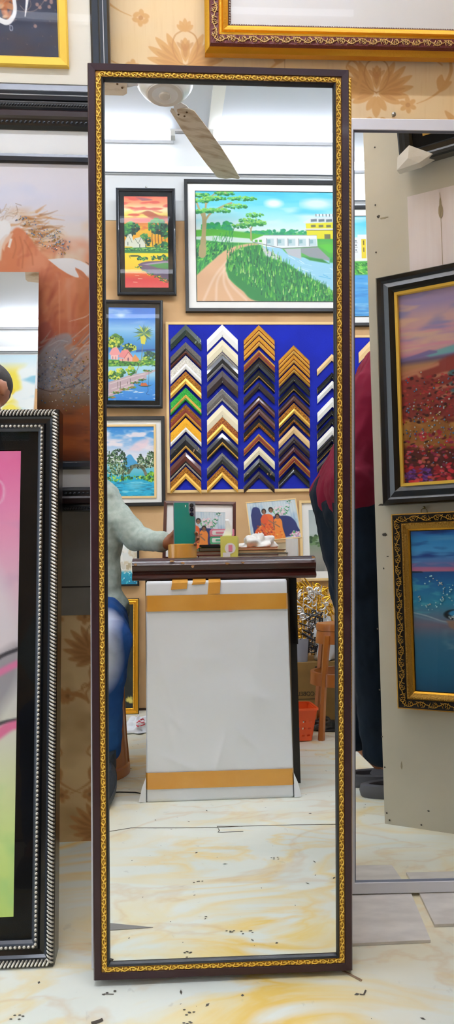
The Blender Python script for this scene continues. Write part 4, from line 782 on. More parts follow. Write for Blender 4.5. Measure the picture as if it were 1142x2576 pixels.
for i in range(90): q=random.Random(i+900); x=q.uniform(474,640); y=q.uniform(340,470)-(x-474)*.45; cv.line([(x,y+12),(x+q.uniform(2,12),y-q.uniform(6,20))],3,q.choice(['#18704a','#5cc850','#2ea04a']),.9)
cv.poly(curve([(472,480),(540,420),(620,360),(720,335),(760,340),(700,352),(640,380),(608,430),(620,490),(680,545),(775,600),(472,600)],6),'#e6b890',1,3)
for p in ([(500,600),(560,480),(640,390)],[(560,600),(570,500),(620,430)],[(640,600),(600,520),(600,450)],[(700,590),(630,520),(610,470)]): cv.line(curve(p),9,'#f6dcc2',.7,5)
# canal
cv.poly(curve([(770,345),(860,352),(950,395),(X1,420),(X1,560),(1092,545),(1000,500),(900,430),(800,400)],5),'#9ed6ee',1,3)
for i in range(60): q=random.Random(i+300); y=q.uniform(380,540); x=q.uniform(900,X1); cv.line([(x,y),(x+q.uniform(20,70),y+q.uniform(4,18))],3,q.choice(['#eafaff','#5cb4e4','#b8e6f4']),.8,1)
cv.poly([(1092,400),(X1,330),(X1,440),(1092,420)],'#3ca84a',1,4); cv.poly([(775,348),(865,395),(865,425),(785,395)],'#cfd4d8',1,2)
cv.poly([(880,358),(960,355),(960,405),(900,385)],'#c2c6cc',1,2); cv.poly([(960,355),(1040,350),(1092,400),(1092,412),(1000,395),(960,375)],'#9aa0a4',1,2); cv.poly([(965,392),(1060,405),(1092,425),(1000,410)],'#2f8a3c',1,3)
cv.poly([(735,318),(790,296),(1036,294),(1038,346),(870,356),(790,348),(735,328)],'#f0f4f4',1,1.5)
for x in list(range(800,1030,50)): cv.poly([(x,312),(x+34,312),(x+34,344),(x,344)],'#c4dce0',1,1); cv.poly([(x+3,316),(x+18,316),(x+18,332),(x+3,334)],'#8fb8c0',1,1); cv.line([(x,312),(x,344)],2.5,'#6a7478')
cv.line([(790,297),(1036,295)],2,'#8a9498'); cv.line([(735,328),(870,356),(1038,347)],3,'#7a8488'); 
for x in (745,765): cv.poly([(x,318),(x+13,317),(x+13,329),(x,328)],'#58b838',1,1)
cv.poly(curve([(1040,340),(1092,335),(1160,340),(1160,370),(1092,375)],4),'#5cc83c',1,3)
# yellow building
cv.poly([(985,240),(1180,232),(1180,312),(1036,312),(1036,294),(990,296)],'#e8e020',1,1.5); cv.poly([(972,236),(1010,216),(1180,205),(1180,230),(985,242)],'#dfe8ea',1,1.5)
for x in range(1010,1170,36): cv.poly([(x,222),(x+28,220),(x+28,232),(x,234)],'#6a7a84',1,1); cv.poly([(x,248),(x+22,247),(x+22,258),(x,259)],'#7a7a50',1,1)
cv.poly([(1030,198),(1170,196),(1170,206),(1030,208)],'#e8eef0'); 
for x in range(1035,1165,16): cv.line([(x,199),(x,207)],4,'#5a6a74')
cv.line([(985,268),(1180,266)],7,'#f4f4e8'); cv.line([(985,272),(1180,270)],3,'#5a5a5a'); cv.poly([(1072,290),(1100,290),(1100,312),(1072,312)],'#6a7048')
# the far buildings towards the right end
Xp=lambda px:(px-240)*1.842; Yp=lambda py:(py-430)*1.842
cv.poly([(Xp(862),Yp(542)),(Xp(893),Yp(540)),(Xp(893),Yp(533)),(Xp(1000),Yp(533)),(Xp(1000),Yp(602)),(Xp(862),Yp(602))],'#eef2f2',1,1); cv.poly([(Xp(903),Yp(545)),(Xp(916),Yp(545)),(Xp(916),Yp(600)),(Xp(903),Yp(600))],'#ecd428',1,1)
for yy in (548,560,573): 
    for xx in (872,879,886): cv.poly([(Xp(xx),Yp(yy)),(Xp(xx+4),Yp(yy)),(Xp(xx+4),Yp(yy+3.5)),(Xp(xx),Yp(yy+3.5))],'#5a6a74')
    cv.line([(Xp(864),Yp(yy+7)),(Xp(892),Yp(yy+7))],1.6,'#4a5458')
for yy in (549,568): cv.poly([(Xp(908),Yp(yy)),(Xp(911),Yp(yy)),(Xp(911),Yp(yy+12)),(Xp(908),Yp(yy+12))],'#6a5a20')
cv.poly([(Xp(855),Yp(598)),(Xp(1000),Yp(596)),(Xp(1000),Yp(606)),(Xp(855),Yp(606))],'#f4f6ee'); cv.poly([(Xp(862),Yp(606)),(X1,Yp(604)),(X1,Yp(645)),(Xp(862),Yp(642))],'#4cb03c',1,3)
cv.dabs(200,Xp(925),Yp(625),70*1.842,16*1.842,['#1f6a2c','#6ad04a','#a8e060','#2f8a34'],8,.4,.5,seed=71,uni=True)
cv.poly([(Xp(868),Yp(643)),(X1,Yp(640)),(X1,597),(Xp(868),597)],'#4aa4e4',1,4); cv.mixn('#9ccff0',80,9,.5,.75,.8,45,Yp(645),597,Xp(868)); cv.mixn('#2c7cc8',80,9,.5,.75,.7,46,Yp(650),597,Xp(868))
# grass bank
cv.poly(curve([(608,430),(640,378),(700,350),(770,345),(775,380),(850,410),(900,430),(980,480),(1060,520),(1092,545),(1130,560),(1150,600),(775,600),(680,545),(620,490)],6),'#2c8a44',1,4)
for i in range(900):
    q=random.Random(i+5000); x=q.uniform(612,1140); lo=345+max(0,(x-780))*.62; hi=440+(x-612)*.75 if x<800 else 597; y=q.uniform(lo,max(lo+10,hi)); L=q.uniform(10,28)
    cv.line([(x,y+8),(x+q.uniform(-4,6),y+8-L)],[5,1.5],q.choice(['#1f7a44','#46ac3c','#7cd04a','#a4dc6a','#0f5a34','#0f5a34','#5cbc44','#c8ea90'] if i%2 else ['#2c9a44','#5cbc44','#156444']),.9)
# big tree
TR='#b8a878'
cv.line(curve([(500,385),(508,300),(512,230),(505,190)]),[34]*6+[26]*6+[20]*30,TR); cv.line(curve([(512,240),(540,200),(600,165),(640,150)]),9,TR); cv.line(curve([(508,220),(490,180),(478,150)]),9,TR); cv.line(curve([(512,215),(520,150),(500,110)]),9,TR); cv.line(curve([(520,160),(560,110),(620,105)]),6,TR); cv.line([(728,320),(728,270),(740,240)],7,TR); cv.line([(728,270),(705,250)],4,TR)
FC=['#1c7a44','#2f9a4c','#6ac85a','#9cdc6a']
for x,y,rx in ((500,115,40),(560,130,60),(540,185,55),(600,185,40),(660,165,60),(690,130,70),(610,105,50),(480,190,30),(720,230,50),(745,205,40),(770,240,30),(680,255,40),(740,245,60),(500,140,40)): cv.dabs(int(rx*1.1),x,y,rx,10,FC[::-1],6,.6,seed=x+y,lit=(-.2,-.9))
grid_obj('artwork',cv,-w/2+.061,w/2-.061,.061,h-.061,-.015,r,True)
mb=MB(True,True); mb.ring(w-.118,h-.118,[(0,-.017,BLKM),(0,-.013,BLKM),(.003,-.013,BLKM),(.003,-.017,BLKM)],(0,.059)); mb.build('black_edge',r)
cv=Cv(0,0,70,80,120,'#dff0f6'); cv.grad([(0,'#c8e6f4'),(14,'#eef6f8'),(80,'#e6eef0')]); cv.mixn('#f4e04a',26,22,.48,.6,.95,4,12); cv.mixn('#7fc4e0',30,12,.55,.7,.8,9,10); cv.dabs(40,30,50,26,22,['#f6e65a','#f0d030','#fff6b0'],6,.7,seed=3,al=.8)
w_,h_=.62,.62; q=PB+TX*(-1.02)+NB*.004; Mq=axes(V(q[0],q[1],2.235),TX,ZZ,True); r=empty('yellow_blue_canvas',mtx=Mq); tag(r,'unframed pale blue canvas with yellow blotches, seen behind the head in the bare mirror','painting')
mb=MB(True,True); mb.box((-w_/2,0,0),(w_/2,.018,h_),MAT_W); mb.build('canvas_stretcher',r); grid_obj('artwork',cv,-w_/2,w_/2,0,h_,.0205,r,True)
# ---------------------------------------------------------------- moulding sample board
r,w,h=wallrect('sample_board',421,810,1010,1240,bk,.012,mir=True); tag(r,'blue velvet board with a pale wooden edge full of moulding corner samples','board')
mb=MB(True,True); mb.box((-w/2+.008,-.01,.008),(w/2-.008,-.002,h-.008),mat('royal_blue_velvet','#0a1ea6',.9,bump=.2,bscale=200,col2='#0d24b4',nscale=4)); mb.build('velvet_panel',r)
frame(r,w,h,[(0,-.012,WD),(0,.003,WD),(.0145,.003,WD),(.0145,-.012,WD),(0,-.012,WD)],True,'wooden_edge')
def S(name,*a,**k): return mat('sample_'+name,*a,**k)
sGD=S('gold','#d99a2e',.35,.5,bump=.5,bscale=260); sGL=S('gold_smooth','#e8b450',.35,.45); sGO=S('gold_ornate','#c98526',.4,.5,col2='#7a4a12',nscale=220,mixlo=.42,mixhi=.6,bump=.6,bscale=220)
sBK=S('black','#101216',.35,coat=.4); sDK=S('dark_brown','#2a1c1e',.45,col2='#382629',nscale=60,stretch=(1,1,1)); sBR=S('brown','#5c2a1e',.4,coat=.3); sRD=S('red_brown','#8a3420',.4,bump=.4,bscale=220); sMA=S('maroon','#571626',.4)
sWH=S('white','#f2f1ee',.5); sCR=S('cream','#efe4c4',.55); sBE=S('beige','#efcb94',.55); sSV=S('silver_ornate','#cdc6b8',.4,.5,col2='#efebe2',nscale=200,mixlo=.4,mixhi=.6,bump=.5,bscale=200); sGY=S('grey','#6a6460',.45,col2='#57514e',nscale=200)
sGN=S('green_ornate','#1ea03c',.35,.3,col2='#4cc850',nscale=200,mixlo=.42,mixhi=.6,bump=.6,bscale=220); sMB=S('black_marble','#0c1218',.3,col2='#c9a070',nscale=40,mixlo=.62,mixhi=.7,coat=.4,dist=1.2); sGM=S('green_marble','#173028',.3,col2='#7f9088',nscale=34,mixlo=.6,mixhi=.68,coat=.4,dist=1.5); sYL=S('yellow_gold','#f0b020',.35,.35,bump=.5,bscale=200); sRG=S('red_gold_ornate','#8a3a1c',.4,.3,col2='#c9802a',nscale=200,mixlo=.45,mixhi=.58,bump=.6,bscale=220); sBS=S('beaded_silver','#b9b6b0',.3,.7,bump=.8,bscale=300)
ST={ # style: (bands(fraction, material), words)
'gm':([(1,sGM)],'green marble pattern'),'gb':([(.55,sGY),(.75,sBK),(1,sBR)],'grey and brown stepped'),'so':([(.6,sSV),(1,sWH)],'ornate silver'),'go':([(.55,sGO),(1,sGL)],'ornate gold'),'gn':([(.55,sGN),(.8,sGL),(1,sGN)],'green and gold'),
'rg':([(.35,sGO),(.75,sRD),(1,sGL)],'red with gold leaf rim'),'yw':([(.7,sYL),(1,sWH)],'yellow gold and white'),'mg':([(.8,sMB),(1,sGL)],'black marble with gold bead'),'bb':([(.7,sBR),(.85,sBK),(1,sSV)],'brown with silver bead'),
'wh':([(1,sWH)],'plain white'),'cr':([(1,sCR)],'plain cream'),'bs':([(.2,sBS),(.8,sBK),(1,sBS)],'black with silver beading'),'db':([(1,sDK)],'flat dark brown'),'gs':([(.12,sSV),(.85,sGY),(1,sSV)],'grey with silver edges'),'ro':([(.55,sRG),(1,sGL)],'ornate red and gold'),
'bg':([(.7,sBK),(.85,sGL),(1,sBK)],'black with a gold line'),'br':([(.3,sBS),(1,sBK)],'black rope edged'),'gd':([(.5,sGD),(.62,sRD),(1,sGL)],'bright gold stepped'),'rr':([(.3,sGL),(.85,sRD),(1,sGL)],'red brown with gold rope rim'),'bk':([(.4,sBK),(.5,sGY),(1,sBK)],'black stepped'),
'bw':([(.3,sDK),(1,sBR)],'brown with dark rim'),'be':([(1,sBE)],'plain beige'),'ma':([(.3,sDK),(1,sMA)],'dark maroon'),'mb':([(1,sMB)],'black marble with gold veins'),'g2':([(.3,sDK),(.6,sBK),(1,sGO)],'dark brown with gold rope')}
def chevron(x,y,t,style,lab,k,hw=38.5):
    """apex pixel x,y; vertical thickness t pixels"""
    A=bk(x,y,.012); B=bk(x+hw,y,.012); D_=bk(x,y+t,.012); s=float((B-A)@TX); tt=float(A[2]-D_[2]); mb=MB(True,True); f0=0
    th=.012+.002*(k%3)
    for f1,m in ST[style][0]:
        for (p,q,na,nb) in ((f0,f0+(f1-f0)*.5,th*(.75 if f0 else .55),th),(f0+(f1-f0)*.5,f1,th,th*(.8 if f1<1 else .5))):
            vs=[]
            for X in (-s,0,s): vs+=[(X,na,-abs(X)*1.02-p*tt),(X,nb,-abs(X)*1.02-q*tt)]
            mb.add(vs,[(0,1,3,2),(2,3,5,4)],m)
        f0=f1
    m=ST[style][0][0][1]; e=th*.55; e2=th*.5
    vs=[]
    for X in (-s,0,s): z=-abs(X)*1.02; vs+=[(X,0,z),(X,e,z),(X,e2,z-tt),(X,0,z-tt)]
    mb.add(vs,[(0,1,5,4),(4,5,9,8),(2,3,7,6),(6,7,11,10),(0,4,7,3),(4,8,11,7)],m)
    for i,X in ((0,-s),(8,s)):
        z=-abs(X)*1.02; side=[(X,0,z),(X,e,z)]; ff0=0
        for f1,_ in ST[style][0]: side+=[(X,th,z-(ff0+(f1-ff0)*.5)*tt),(X,th*.78 if f1<1 else e2,z-f1*tt)]; ff0=f1
        side.append((X,0,z-tt)); mb.add(side,[tuple(range(len(side)))],mat('raw_wood_end','#c9a878',.8) if style not in('wh','cr') else m)
    o=mb.build('moulding_corner_sample',mtx=axes(A+NB*(.001+.0042*(k%4)),TX,V(0,0,1),True)); tag(o,lab,'frame sample','moulding corner samples on the blue board')
    pn=MB(True,True); pn.sphere((0,th+.001,-tt+.003),(.0022,.002,.0022),mat('pin_steel','#d8d8d8',.25,1),7,5); pn.build('pin',o)
cols=[(467,[(68,68,'gm'),(180,72,'gb'),(265,84,'so'),(365,76,'go'),(462,80,'gn'),(568,70,'rg'),(652,84,'yw'),(757,86,'mg'),(862,82,'bb'),(955,74,'go')]),
(558.5,[(68,74,'wh'),(165,72,'cr'),(245,88,'bs'),(360,76,'db'),(468,74,'gs'),(570,76,'cr'),(648,76,'ro'),(748,80,'bg'),(868,66,'br'),(950,72,'go')]),
(650.5,[(72,58,'gd'),(140,62,'gd'),(230,46,'rr'),(288,52,'bk'),(352,52,'bg'),(430,42,'db'),(514,46,'bw'),(582,52,'bw'),(650,54,'g2'),(750,44,'rr'),(830,50,'cr'),(905,52,'mb'),(982,42,'db')]),
(738,[(198,52,'gd'),(258,50,'gd'),(322,48,'gd'),(385,42,'bk'),(440,44,'bg'),(503,44,'bw'),(560,62,'go'),(638,42,'g2'),(700,46,'be'),(765,42,'db'),(820,44,'ma'),(888,42,'rr'),(950,44,'bk')]),
(834,[(252,40,'be'),(368,38,'bk'),(422,44,'wh'),(525,58,'wh'),(598,38,'bk'),(650,40,'bk'),(704,52,'wh'),(762,38,'bk'),(806,36,'bg'),(858,36,'db'),(920,34,'ma')]),
(925,[(75,72,'be'),(190,50,'be'),(290,50,'wh')])]
ordn=['topmost','second','third','fourth','fifth','sixth','seventh','eighth','ninth','tenth','eleventh','twelfth','thirteenth']; cn=['leftmost column','second column','third column','fourth column','fifth column','rightmost column']
for ci,(x,L) in enumerate(cols):
    for k,(y,t,s) in enumerate(L):
        kk=k if ci!=0 else k
        chevron(x,790+y/2.483,t/2.483,s,'%s corner sample, %s down in the %s'%(ST[s][1],ordn[k],cn[ci]),k)
# ================================================================ ceiling fan
fc=V(-.06,-.40,2.715); r=empty('ceiling_fan',fc); tag(r,'old white ceiling fan with dusty brown-edged blades and a silver hub','fan')
fw_=mat('fan_enamel','#dcd8d4',.3,.3); fb=mat('dusty_fan_blade','#c9b9a6',.5,col2='#8f6f4c',nscale=9,mixlo=.45,mixhi=.75,stretch=(1,3,1))
mb=MB(); mb.lathe([(.001,-.052),(.045,-.05),(.075,-.046),(.08,-.042),(.082,-.04),(.1,-.025),(.117,.0),(.118,.03),(.11,.045),(.07,.06),(.03,.066),(.001,.067)],fw_,48); mb.build('motor_hub',r,True)
mb=MB(); mb.lathe([(.001,-.056),(.02,-.056),(.024,-.054),(.026,-.050),(.072,-.048),(.074,-.046),(.001,-.044)],mat('fan_cap','#cfc6bd',.4,.2),40); mb.build('bottom_cap',r,True)
mb=MB(); mb.tube([(0,0,.06),(0,0,CEIL-2.715-.004)],.014,fw_,12); mb.lathe([(.001,.30),(.02,.30),(.055,.41),(.055,.42),(.001,.42)],fw_,24,(0,0,0)); mb.lathe([(.001,.066),(.04,.066),(.035,.12),(.016,.15),(.001,.15)],fw_,24); mb.build('down_rod',r,True)
for k,a in enumerate((-63,57,177)):
    a=R(a); d=V(math.cos(a),math.sin(a),0); s=V(-d[1],d[0],0); mb=MB(); top=[];n=10
    prof=[(.155,.045),(.17,.058),(.30,.066),(.45,.070),(.60,.068),(.735,.062),(.745,.05)]
    L=[];
    for (x,wd) in prof: L.append([d*x+s*wd+V(0,0,-.004-wd*.18),d*x+s*wd*.3+V(0,0,.0),d*x-s*wd*.4+V(0,0,.004),d*x-s*wd+V(0,0,.012*.5+wd*.18),d*x-s*wd+V(0,0,.0085+wd*.18),d*x-s*wd*.4+V(0,0,.007),d*x+s*wd*.3+V(0,0,.003),d*x+s*wd+V(0,0,-.001-wd*.18)])
    L=[[p+V(0,0,-.01) for p in ring] for ring in L]
    mb.loft(L,fb); b=mb.build('blade',r,True)
    mb=MB(); mb.box((-.0,-.0,0),(.0001,.0001,.0001),fw_)
    mb=MB(); L=[[d*x+s*q*wd+V(0,0,z) for q,z in ((-1,.0),(1,.0),(1,.004),(-1,.004))] for x,wd in ((.08,.018),(.12,.016),(.15,.03),(.2,.035))]; mb.loft([[p+V(0,0,-.006+.0) for p in rg] for rg in L],fw_)
    for xx,yy in ((.175,.02),(.175,-.02),(.195,0)): mb.sphere(d*xx+s*yy+V(0,0,-.017),(.005,.005,.003),mat('rusty_screw','#5f4426',.6,.5),8,5)
    mb.build('blade_bracket',b,True)
# ================================================================ counter
CT=.742; cr=nrm(TX+V(0,.05,0)); cr=TX
C0=V(.10,.12,0)            # middle of the front edge on the floor
r=empty('counter_table',mtx=axes(C0,TX,ZZ,True)); tag(r,'small counter with a thick worn dark wood edge and dark legs','table')
ww=mat('worn_dark_varnish','#2e100b',.28,col2='#42170f',nscale=9,coat=.2,stretch=(.4,3,3)); lg=mat('dark_painted_metal','#17100f',.4)
mb=MB(True,True)
prof=[(-.50,CT-.02),(-.50,CT),(-.03,CT),(-.008,CT-.004),(.004,CT-.012),(.010,CT-.024),(.006,CT-.038),(-.002,CT-.046),(-.002,CT-.051),(.008,CT-.056),(.010,CT-.064),(.004,CT-.070),(-.012,CT-.072),(-.05,CT-.07),(-.06,CT-.02)]
mb.loft([[(x,n*(1-.0),z) for n,z in prof] for x in (-.292,-.285,.288,.295)],ww); mb.build('table_top',r,'x')
mb=MB(True,True); ch=mat('chipped_wood','#b98a5a',.7); q=random.Random(4)
for x,z in ((-.13,CT-.018),(-.165,CT-.012),(.01,CT-.022),(-.28,CT-.02),(.285,CT-.006),(-.1,CT-.03),(.06,CT-.02)):
    mb.prism([(x+q.uniform(.003,.009)*math.cos(t),z+q.uniform(.002,.005)*math.sin(t)) for t in np.linspace(0,2*PI,9)[:-1]],.0065,.0105,ch)
mb.build('chipped_spots',r)
for nme,(x,y0,y1) in zip(('leg','leg','leg','leg'),((.24,-.15,-.11),(-.24,-.15,-.11),(.24,-.45,-.41),(-.24,-.45,-.41))):
    mb=MB(True,True); mb.box((x-.018,y0,0),(x+.004 if x>0 else x+.018,y1,CT-.07),lg); mb.build('leg',r)
mb=MB(True,True); mb.box((.222,-.45,.45),(.248,-.11,CT-.07),lg); mb.box((-.248,-.45,.45),(-.222,-.11,CT-.07),lg); mb.box((-.24,-.45,.60),(.24,-.435,CT-.07),lg); mb.build('apron',r)
# wrapped parcel leaning on the counter front
a=m1y(367,2012,.15); b=m1y(738,2012,.15); tl_=m1y(379,1462,.137); trr=m1y(733,1462,.137)
pc_=(a+b)/2; pw_=float((b-a)@TX); ph=float(tl_[2]); r=empty('wrapped_parcel',mtx=axes(V(pc_[0],.158,0),TX,nrm(V(0,-.024,ph)),True)); tag(r,'flat parcel wrapped in white paper with brown tape, leaning on the counter front','parcel')
pap=mat('white_wrapping_paper','#eef1f8',.4,bump=.9,bscale=3.5,spec=.6)
mb=MB(True,True); hh=ph; rings=[]
Wt0=float((trr-tl_)@TX)/2; Wb=pw_/2; TH=.055; NR,NC=110,80
def vn(gx,gy,seed):
    g_=np.random.RandomState(seed).rand(gy+2,gx+2); X,Y=np.meshgrid(np.linspace(0,gx,NC+1),np.linspace(0,gy,NR+1)); ix,iy=X.astype(int),Y.astype(int); tx,ty=X-ix,Y-iy
    return (g_[iy,ix]*(1-tx)+g_[iy,ix+1]*tx)*(1-ty)+(g_[iy+1,ix]*(1-tx)+g_[iy+1,ix+1]*tx)*ty
crs=np.zeros((NR+1,NC+1)); XX,YY=np.meshgrid(np.linspace(0,1,NC+1),np.linspace(0,1,NR+1)); q=random.Random(3)
for (x0,y0,x1,y1,am,wd) in [(.42,.02,.56,.34,.0022,.02),(.56,.34,.78,.22,.0015,.02),(.05,.22,.4,.12,.0018,.03),(.12,.4,.2,.2,.0016,.03),(.6,.5,.95,.42,.0012,.03),(.1,.66,.6,.62,.0010,.04),(.3,.28,.1,.42,.0014,.03),(.7,.3,.9,.05,.0014,.025)]+[(q.random(),q.random(),q.random(),q.random(),q.uniform(-.0009,.0009),q.uniform(.015,.05)) for _ in range(22)]:
    dx,dy=x1-x0,y1-y0; t=np.clip(((XX-x0)*dx+(YY-y0)*dy)/(dx*dx+dy*dy+1e-6),0,1); crs+=am*np.exp(-np.hypot(XX-x0-t*dx,(YY-y0-t*dy)*1.4)/wd)*np.sin(PI*np.clip(t,.05,.95))
crs*=1.8; crs+=.0024*vn(5,7,1)+.0008*vn(12,16,2)-.0012; crs*=np.minimum(1,np.minimum(XX,1-XX)*10)
for i in range(NR+1):
    t=i/NR; z=hh*t; hw=Wb*(1-t)+Wt0*t; e=0<i<NR; sh=1.0 if e else .985; bl_=.0006*math.sin(t*31)
    ring=[(-hw*sh,-TH,z),(-hw*sh+bl_,-TH*.5,z),(-hw*sh,-.006,z)]+[((-hw+.004+(2*hw-.008)*k/NC)*sh,float(crs[i,k])-(0 if e else .005),z) for k in range(NC+1)]+[(hw*sh,-.006,z),(hw*sh-bl_,-TH*.5,z),(hw*sh,-TH,z)]
    rings.append(ring)
mb.loft(rings,pap)
for sg in (-1,1): # folded ears at the foot
    x=sg*Wb; mb.add([(x,0.001,.0),(x+sg*.022,.004,.004),(x+sg*.012,.008,.045),(x,.002,.075),(x,-.03,.0),(x+sg*.014,-.02,.003),(x,-.03,.06)],[(0,1,2),(0,2,3),(0,4,5,1),(1,5,2),(2,5,6,3),(5,4,6)],pap)
mb.build('paper_wrap',r,'x')
tp=mat('brown_packing_tape','#e3a548',.22,coat=.6,col2='#dc9a38',nscale=6,bump=.1,bscale=20)
def band(y0,y1,par=r):
    z1,z0=[hh*(2012-y)/(2012-1462) for y in (y0,y1)]; mb=MB(True,True); rs=[]
    for z in (z0,z1):
        t=z/hh; hw=Wb*(1-t)+Wt0*t+.0012; k=12
        outer=[(-hw,-TH-.001,z),(-hw,-.005,z),(-hw+.006,.0045,z)]+[(-hw+2*hw*j/k,.0046,z) for j in range(1,k)]+[(hw-.006,.0045,z),(hw,-.005,z),(hw,-TH-.001,z)]
        rs.append(outer)
    n=len(rs[0]); mb.add(rs[0]+rs[1],[(j,j+1,n+j+1,n+j) for j in range(n-1)],tp); mb.build('tape_band',par,'x')['label']='brown tape band'
band(1499,1540); band(1940,1980)
mb=MB(True,True)
for (x0,x1,z0,z1) in ((-.145,-.092,hh-.028,hh+.004),(-.08,-.035,hh-.014,hh+.005),(-.03,.012,hh-.045,hh+.004)): mb.loft([[(x0,.0035,z0),(x1-.003,.0035,z0+.002),(x1-.003,.0048,z0+.002),(x0,.0048,z0)],[(x0+.004,.0035,z1-.012),(x1,.0035,z1-.01),(x1,.0048,z1-.01),(x0+.004,.0048,z1-.012)],[(x0+.004,-.012,z1),(x1,-.012,z1),(x1,-.010,z1+.001),(x0+.004,-.010,z1+.001)]],tp)
mb.build('tape_patches',r)['label']='torn strips of brown tape at the top edge'
# ---------------------------------------------------------------- phone and tape roll
vd=ray(571,1288)
ph_r=empty('smartphone',mtx=axes(V(-.0185,-.0105,.7735),V(1,0,0),nrm(V(0,-.03,1)),True)); tag(ph_r,'smartphone with a teal back and grey camera strip, standing on the counter','phone')
def rrect(x0,z0,x1,z1,rd,k=5):
    o=[]
    for cx,cz,a0 in ((x1-rd,z0+rd,-90),(x1-rd,z1-rd,0),(x0+rd,z1-rd,90),(x0+rd,z0+rd,180)):
        for j in range(k+1): a=R(a0+90*j/k); o.append((cx+rd*math.cos(a),cz+rd*math.sin(a)))
    return o
teal=mat('teal_phone_glass','#1f9a88',.15,.3,coat=.6); gph=mat('grey_phone_metal','#9a9aa6',.3,.6)
mb=MB(True,True); mb.prism(rrect(-.0375,0,.0375,.160,.006),-.008,-.0005,gph); mb.build('phone_body',ph_r)
mb=MB(True,True); mb.prism([(-.0345,.002),(.0345,.002),(.0345,.108),(.026,.112),(.018,.118),(.0145,.126),(.0145,.157),(-.033,.157),(-.035,.154)],-.0005,.0004,teal); mb.build('teal_back',ph_r)
mb=MB(True,True)
for k,z in enumerate((.1475,.133,.1175)):
    cx,cz,rd=.0245,z,.0068 if k else .0072
    mb.prism([(cx+rd*math.cos(t),cz+rd*math.sin(t)) for t in np.linspace(0,2*PI,25)[:-1]],-.0004,.0012,BLK); mb.prism([(cx+rd*.5*math.cos(t),cz+rd*.5*math.sin(t)) for t in np.linspace(0,2*PI,17)[:-1]],.0012,.0015,mat('lens_glass','#20242c',.05,coat=1))
mb.build('camera_lenses',ph_r); mb=MB(True,True); mb.prism(rrect(.002,.142,.005,.150,.0014,3),-.0004,.0008,mat('flash','#e8e8d8',.4)); mb.build('camera_flash',ph_r)
r=empty('tape_roll',V(-.026,-.030,CT)); tag(r,'roll of brown packing tape lying on the counter around the phone foot','tape roll')
mb=MB(); mb.loft([[(rd*math.cos(2*PI*k/48),rd*math.sin(2*PI*k/48),z) for k in range(48)] for rd,z in ((.0405,.0),(.0475,.0),(.049,.001),(.049,.047),(.0475,.048),(.0405,.048),(.0405,.0))],tp,cap=False); mb.build('tape',r,'x')
mb=MB(); mb.loft([[(rd*math.cos(2*PI*k/48),rd*math.sin(2*PI*k/48),z) for k in range(48)] for rd,z in ((.0385,.0),(.0405,.0),(.0405,.048),(.0385,.048),(.0385,.0))],mat('cardboard_core','#b98a5a',.8),cap=False); mb.build('core',r,'x')
# ---------------------------------------------------------------- things on the counter
def cbox(name,x0,x1,y0,y1,z0,z1,m,label,cat,rot=0,group=None,parts=None,bev=.0):
    r=empty(name,mtx=axes(V((x0+x1)/2,(y0+y1)/2,z0),nrm(TX*math.cos(R(rot))+V(0,1,0)*math.sin(R(rot))),ZZ,True)); hw,hd=(x1-x0)/2,(y1-y0)/2
    tag(r,label,cat,group); return r,hw,hd,z1-z0
def book(name,x0,x1,y0,y1,z0,t,cov,label,rot=0,cat='book',pg='#f2ead2'):
    r,hw,hd,h=cbox(name,x0,x1,y0,y1,z0,z0+t,None,label,cat,rot)
    mb=MB(True,True); mb.box((-hw,-hd,0),(hw,hd,t*.16),cov); mb.box((-hw,-hd,t*.84),(hw,hd,t),cov); mb.box((-hw,-hd,0),(-hw+.003,hd,t),cov); mb.build('cover',r)
    mb=MB(True,True); mb.box((-hw+.003,-hd+.003,t*.16),(hw-.004,hd-.003,t*.84),mat('page_edges_'+pg[1:],pg,.8)); mb.build('pages',r)
Z=CT
def by(px,y=-.15): return m1y(px,1380,y)[0]
book('account_book',by(500),by(697),-.30,-.10,Z,.012,mat('dark_red_cover','#5c1a20',.5),'thin dark red book, lowest in the stack beside the phone'); 
book('notebook',by(498),by(592),-.28,-.12,Z+.012,.014,mat('orange_cover','#c9622a',.5),'orange covered notebook in the left stack, lowest of its two notebooks',3)
book('notebook.001',by(500),by(590),-.28,-.12,Z+.026,.014,mat('green_cover','#2c6a3c',.5),'green covered notebook on the orange one in the left stack',-2)
book('photo_album',by(600),by(722),-.32,-.11,Z,.018,mat('grey_cover','#6f7468',.5),'thick grey album at the bottom of the right stack',0,'album')
book('photo_album.001',by(598),by(716),-.31,-.12,Z+.018,.012,mat('brown_cover','#7a4a2c',.5),'thin brown album under the crumpled cloth',-2,'album','#e2c79a')
book('magazine',by(602),by(700),-.30,-.12,Z+.030,.008,mat('orange_print_cover','#d8763a',.5),'orange printed magazine directly beneath the crumpled cloth',2,'magazine')
x=by(530); mb=MB(True,True); mb.prism(rrect(-.036,0,.036,.008,.003),-.07,.07,BLKM); tag(mb.build('black_phone',mtx=axes(V(x+.008,-.16,Z+.0405),nrm(V(1,.25,0)),ZZ,True)),'black phone lying on top of the green notebook','phone')
def textmesh(s,size,name,par,m,mtx_local,ext=.0004):
    cu_=bpy.data.curves.new(name,'FONT'); cu_.body=s; cu_.size=size; cu_.extrude=ext; cu_.align_x='CENTER'; cu_.align_y='CENTER'; o=bpy.data.objects.new(name+'_tmp',cu_); COL.objects.link(o)
    me=bpy.data.meshes.new_from_object(o.evaluated_get(bpy.context.evaluated_depsgraph_get())); bpy.data.objects.remove(o); me.materials.clear(); me.materials.append(m)
    o=bpy.data.objects.new(name,me); COL.objects.link(o); o.parent=par; o.matrix_local=mtx_local; return o
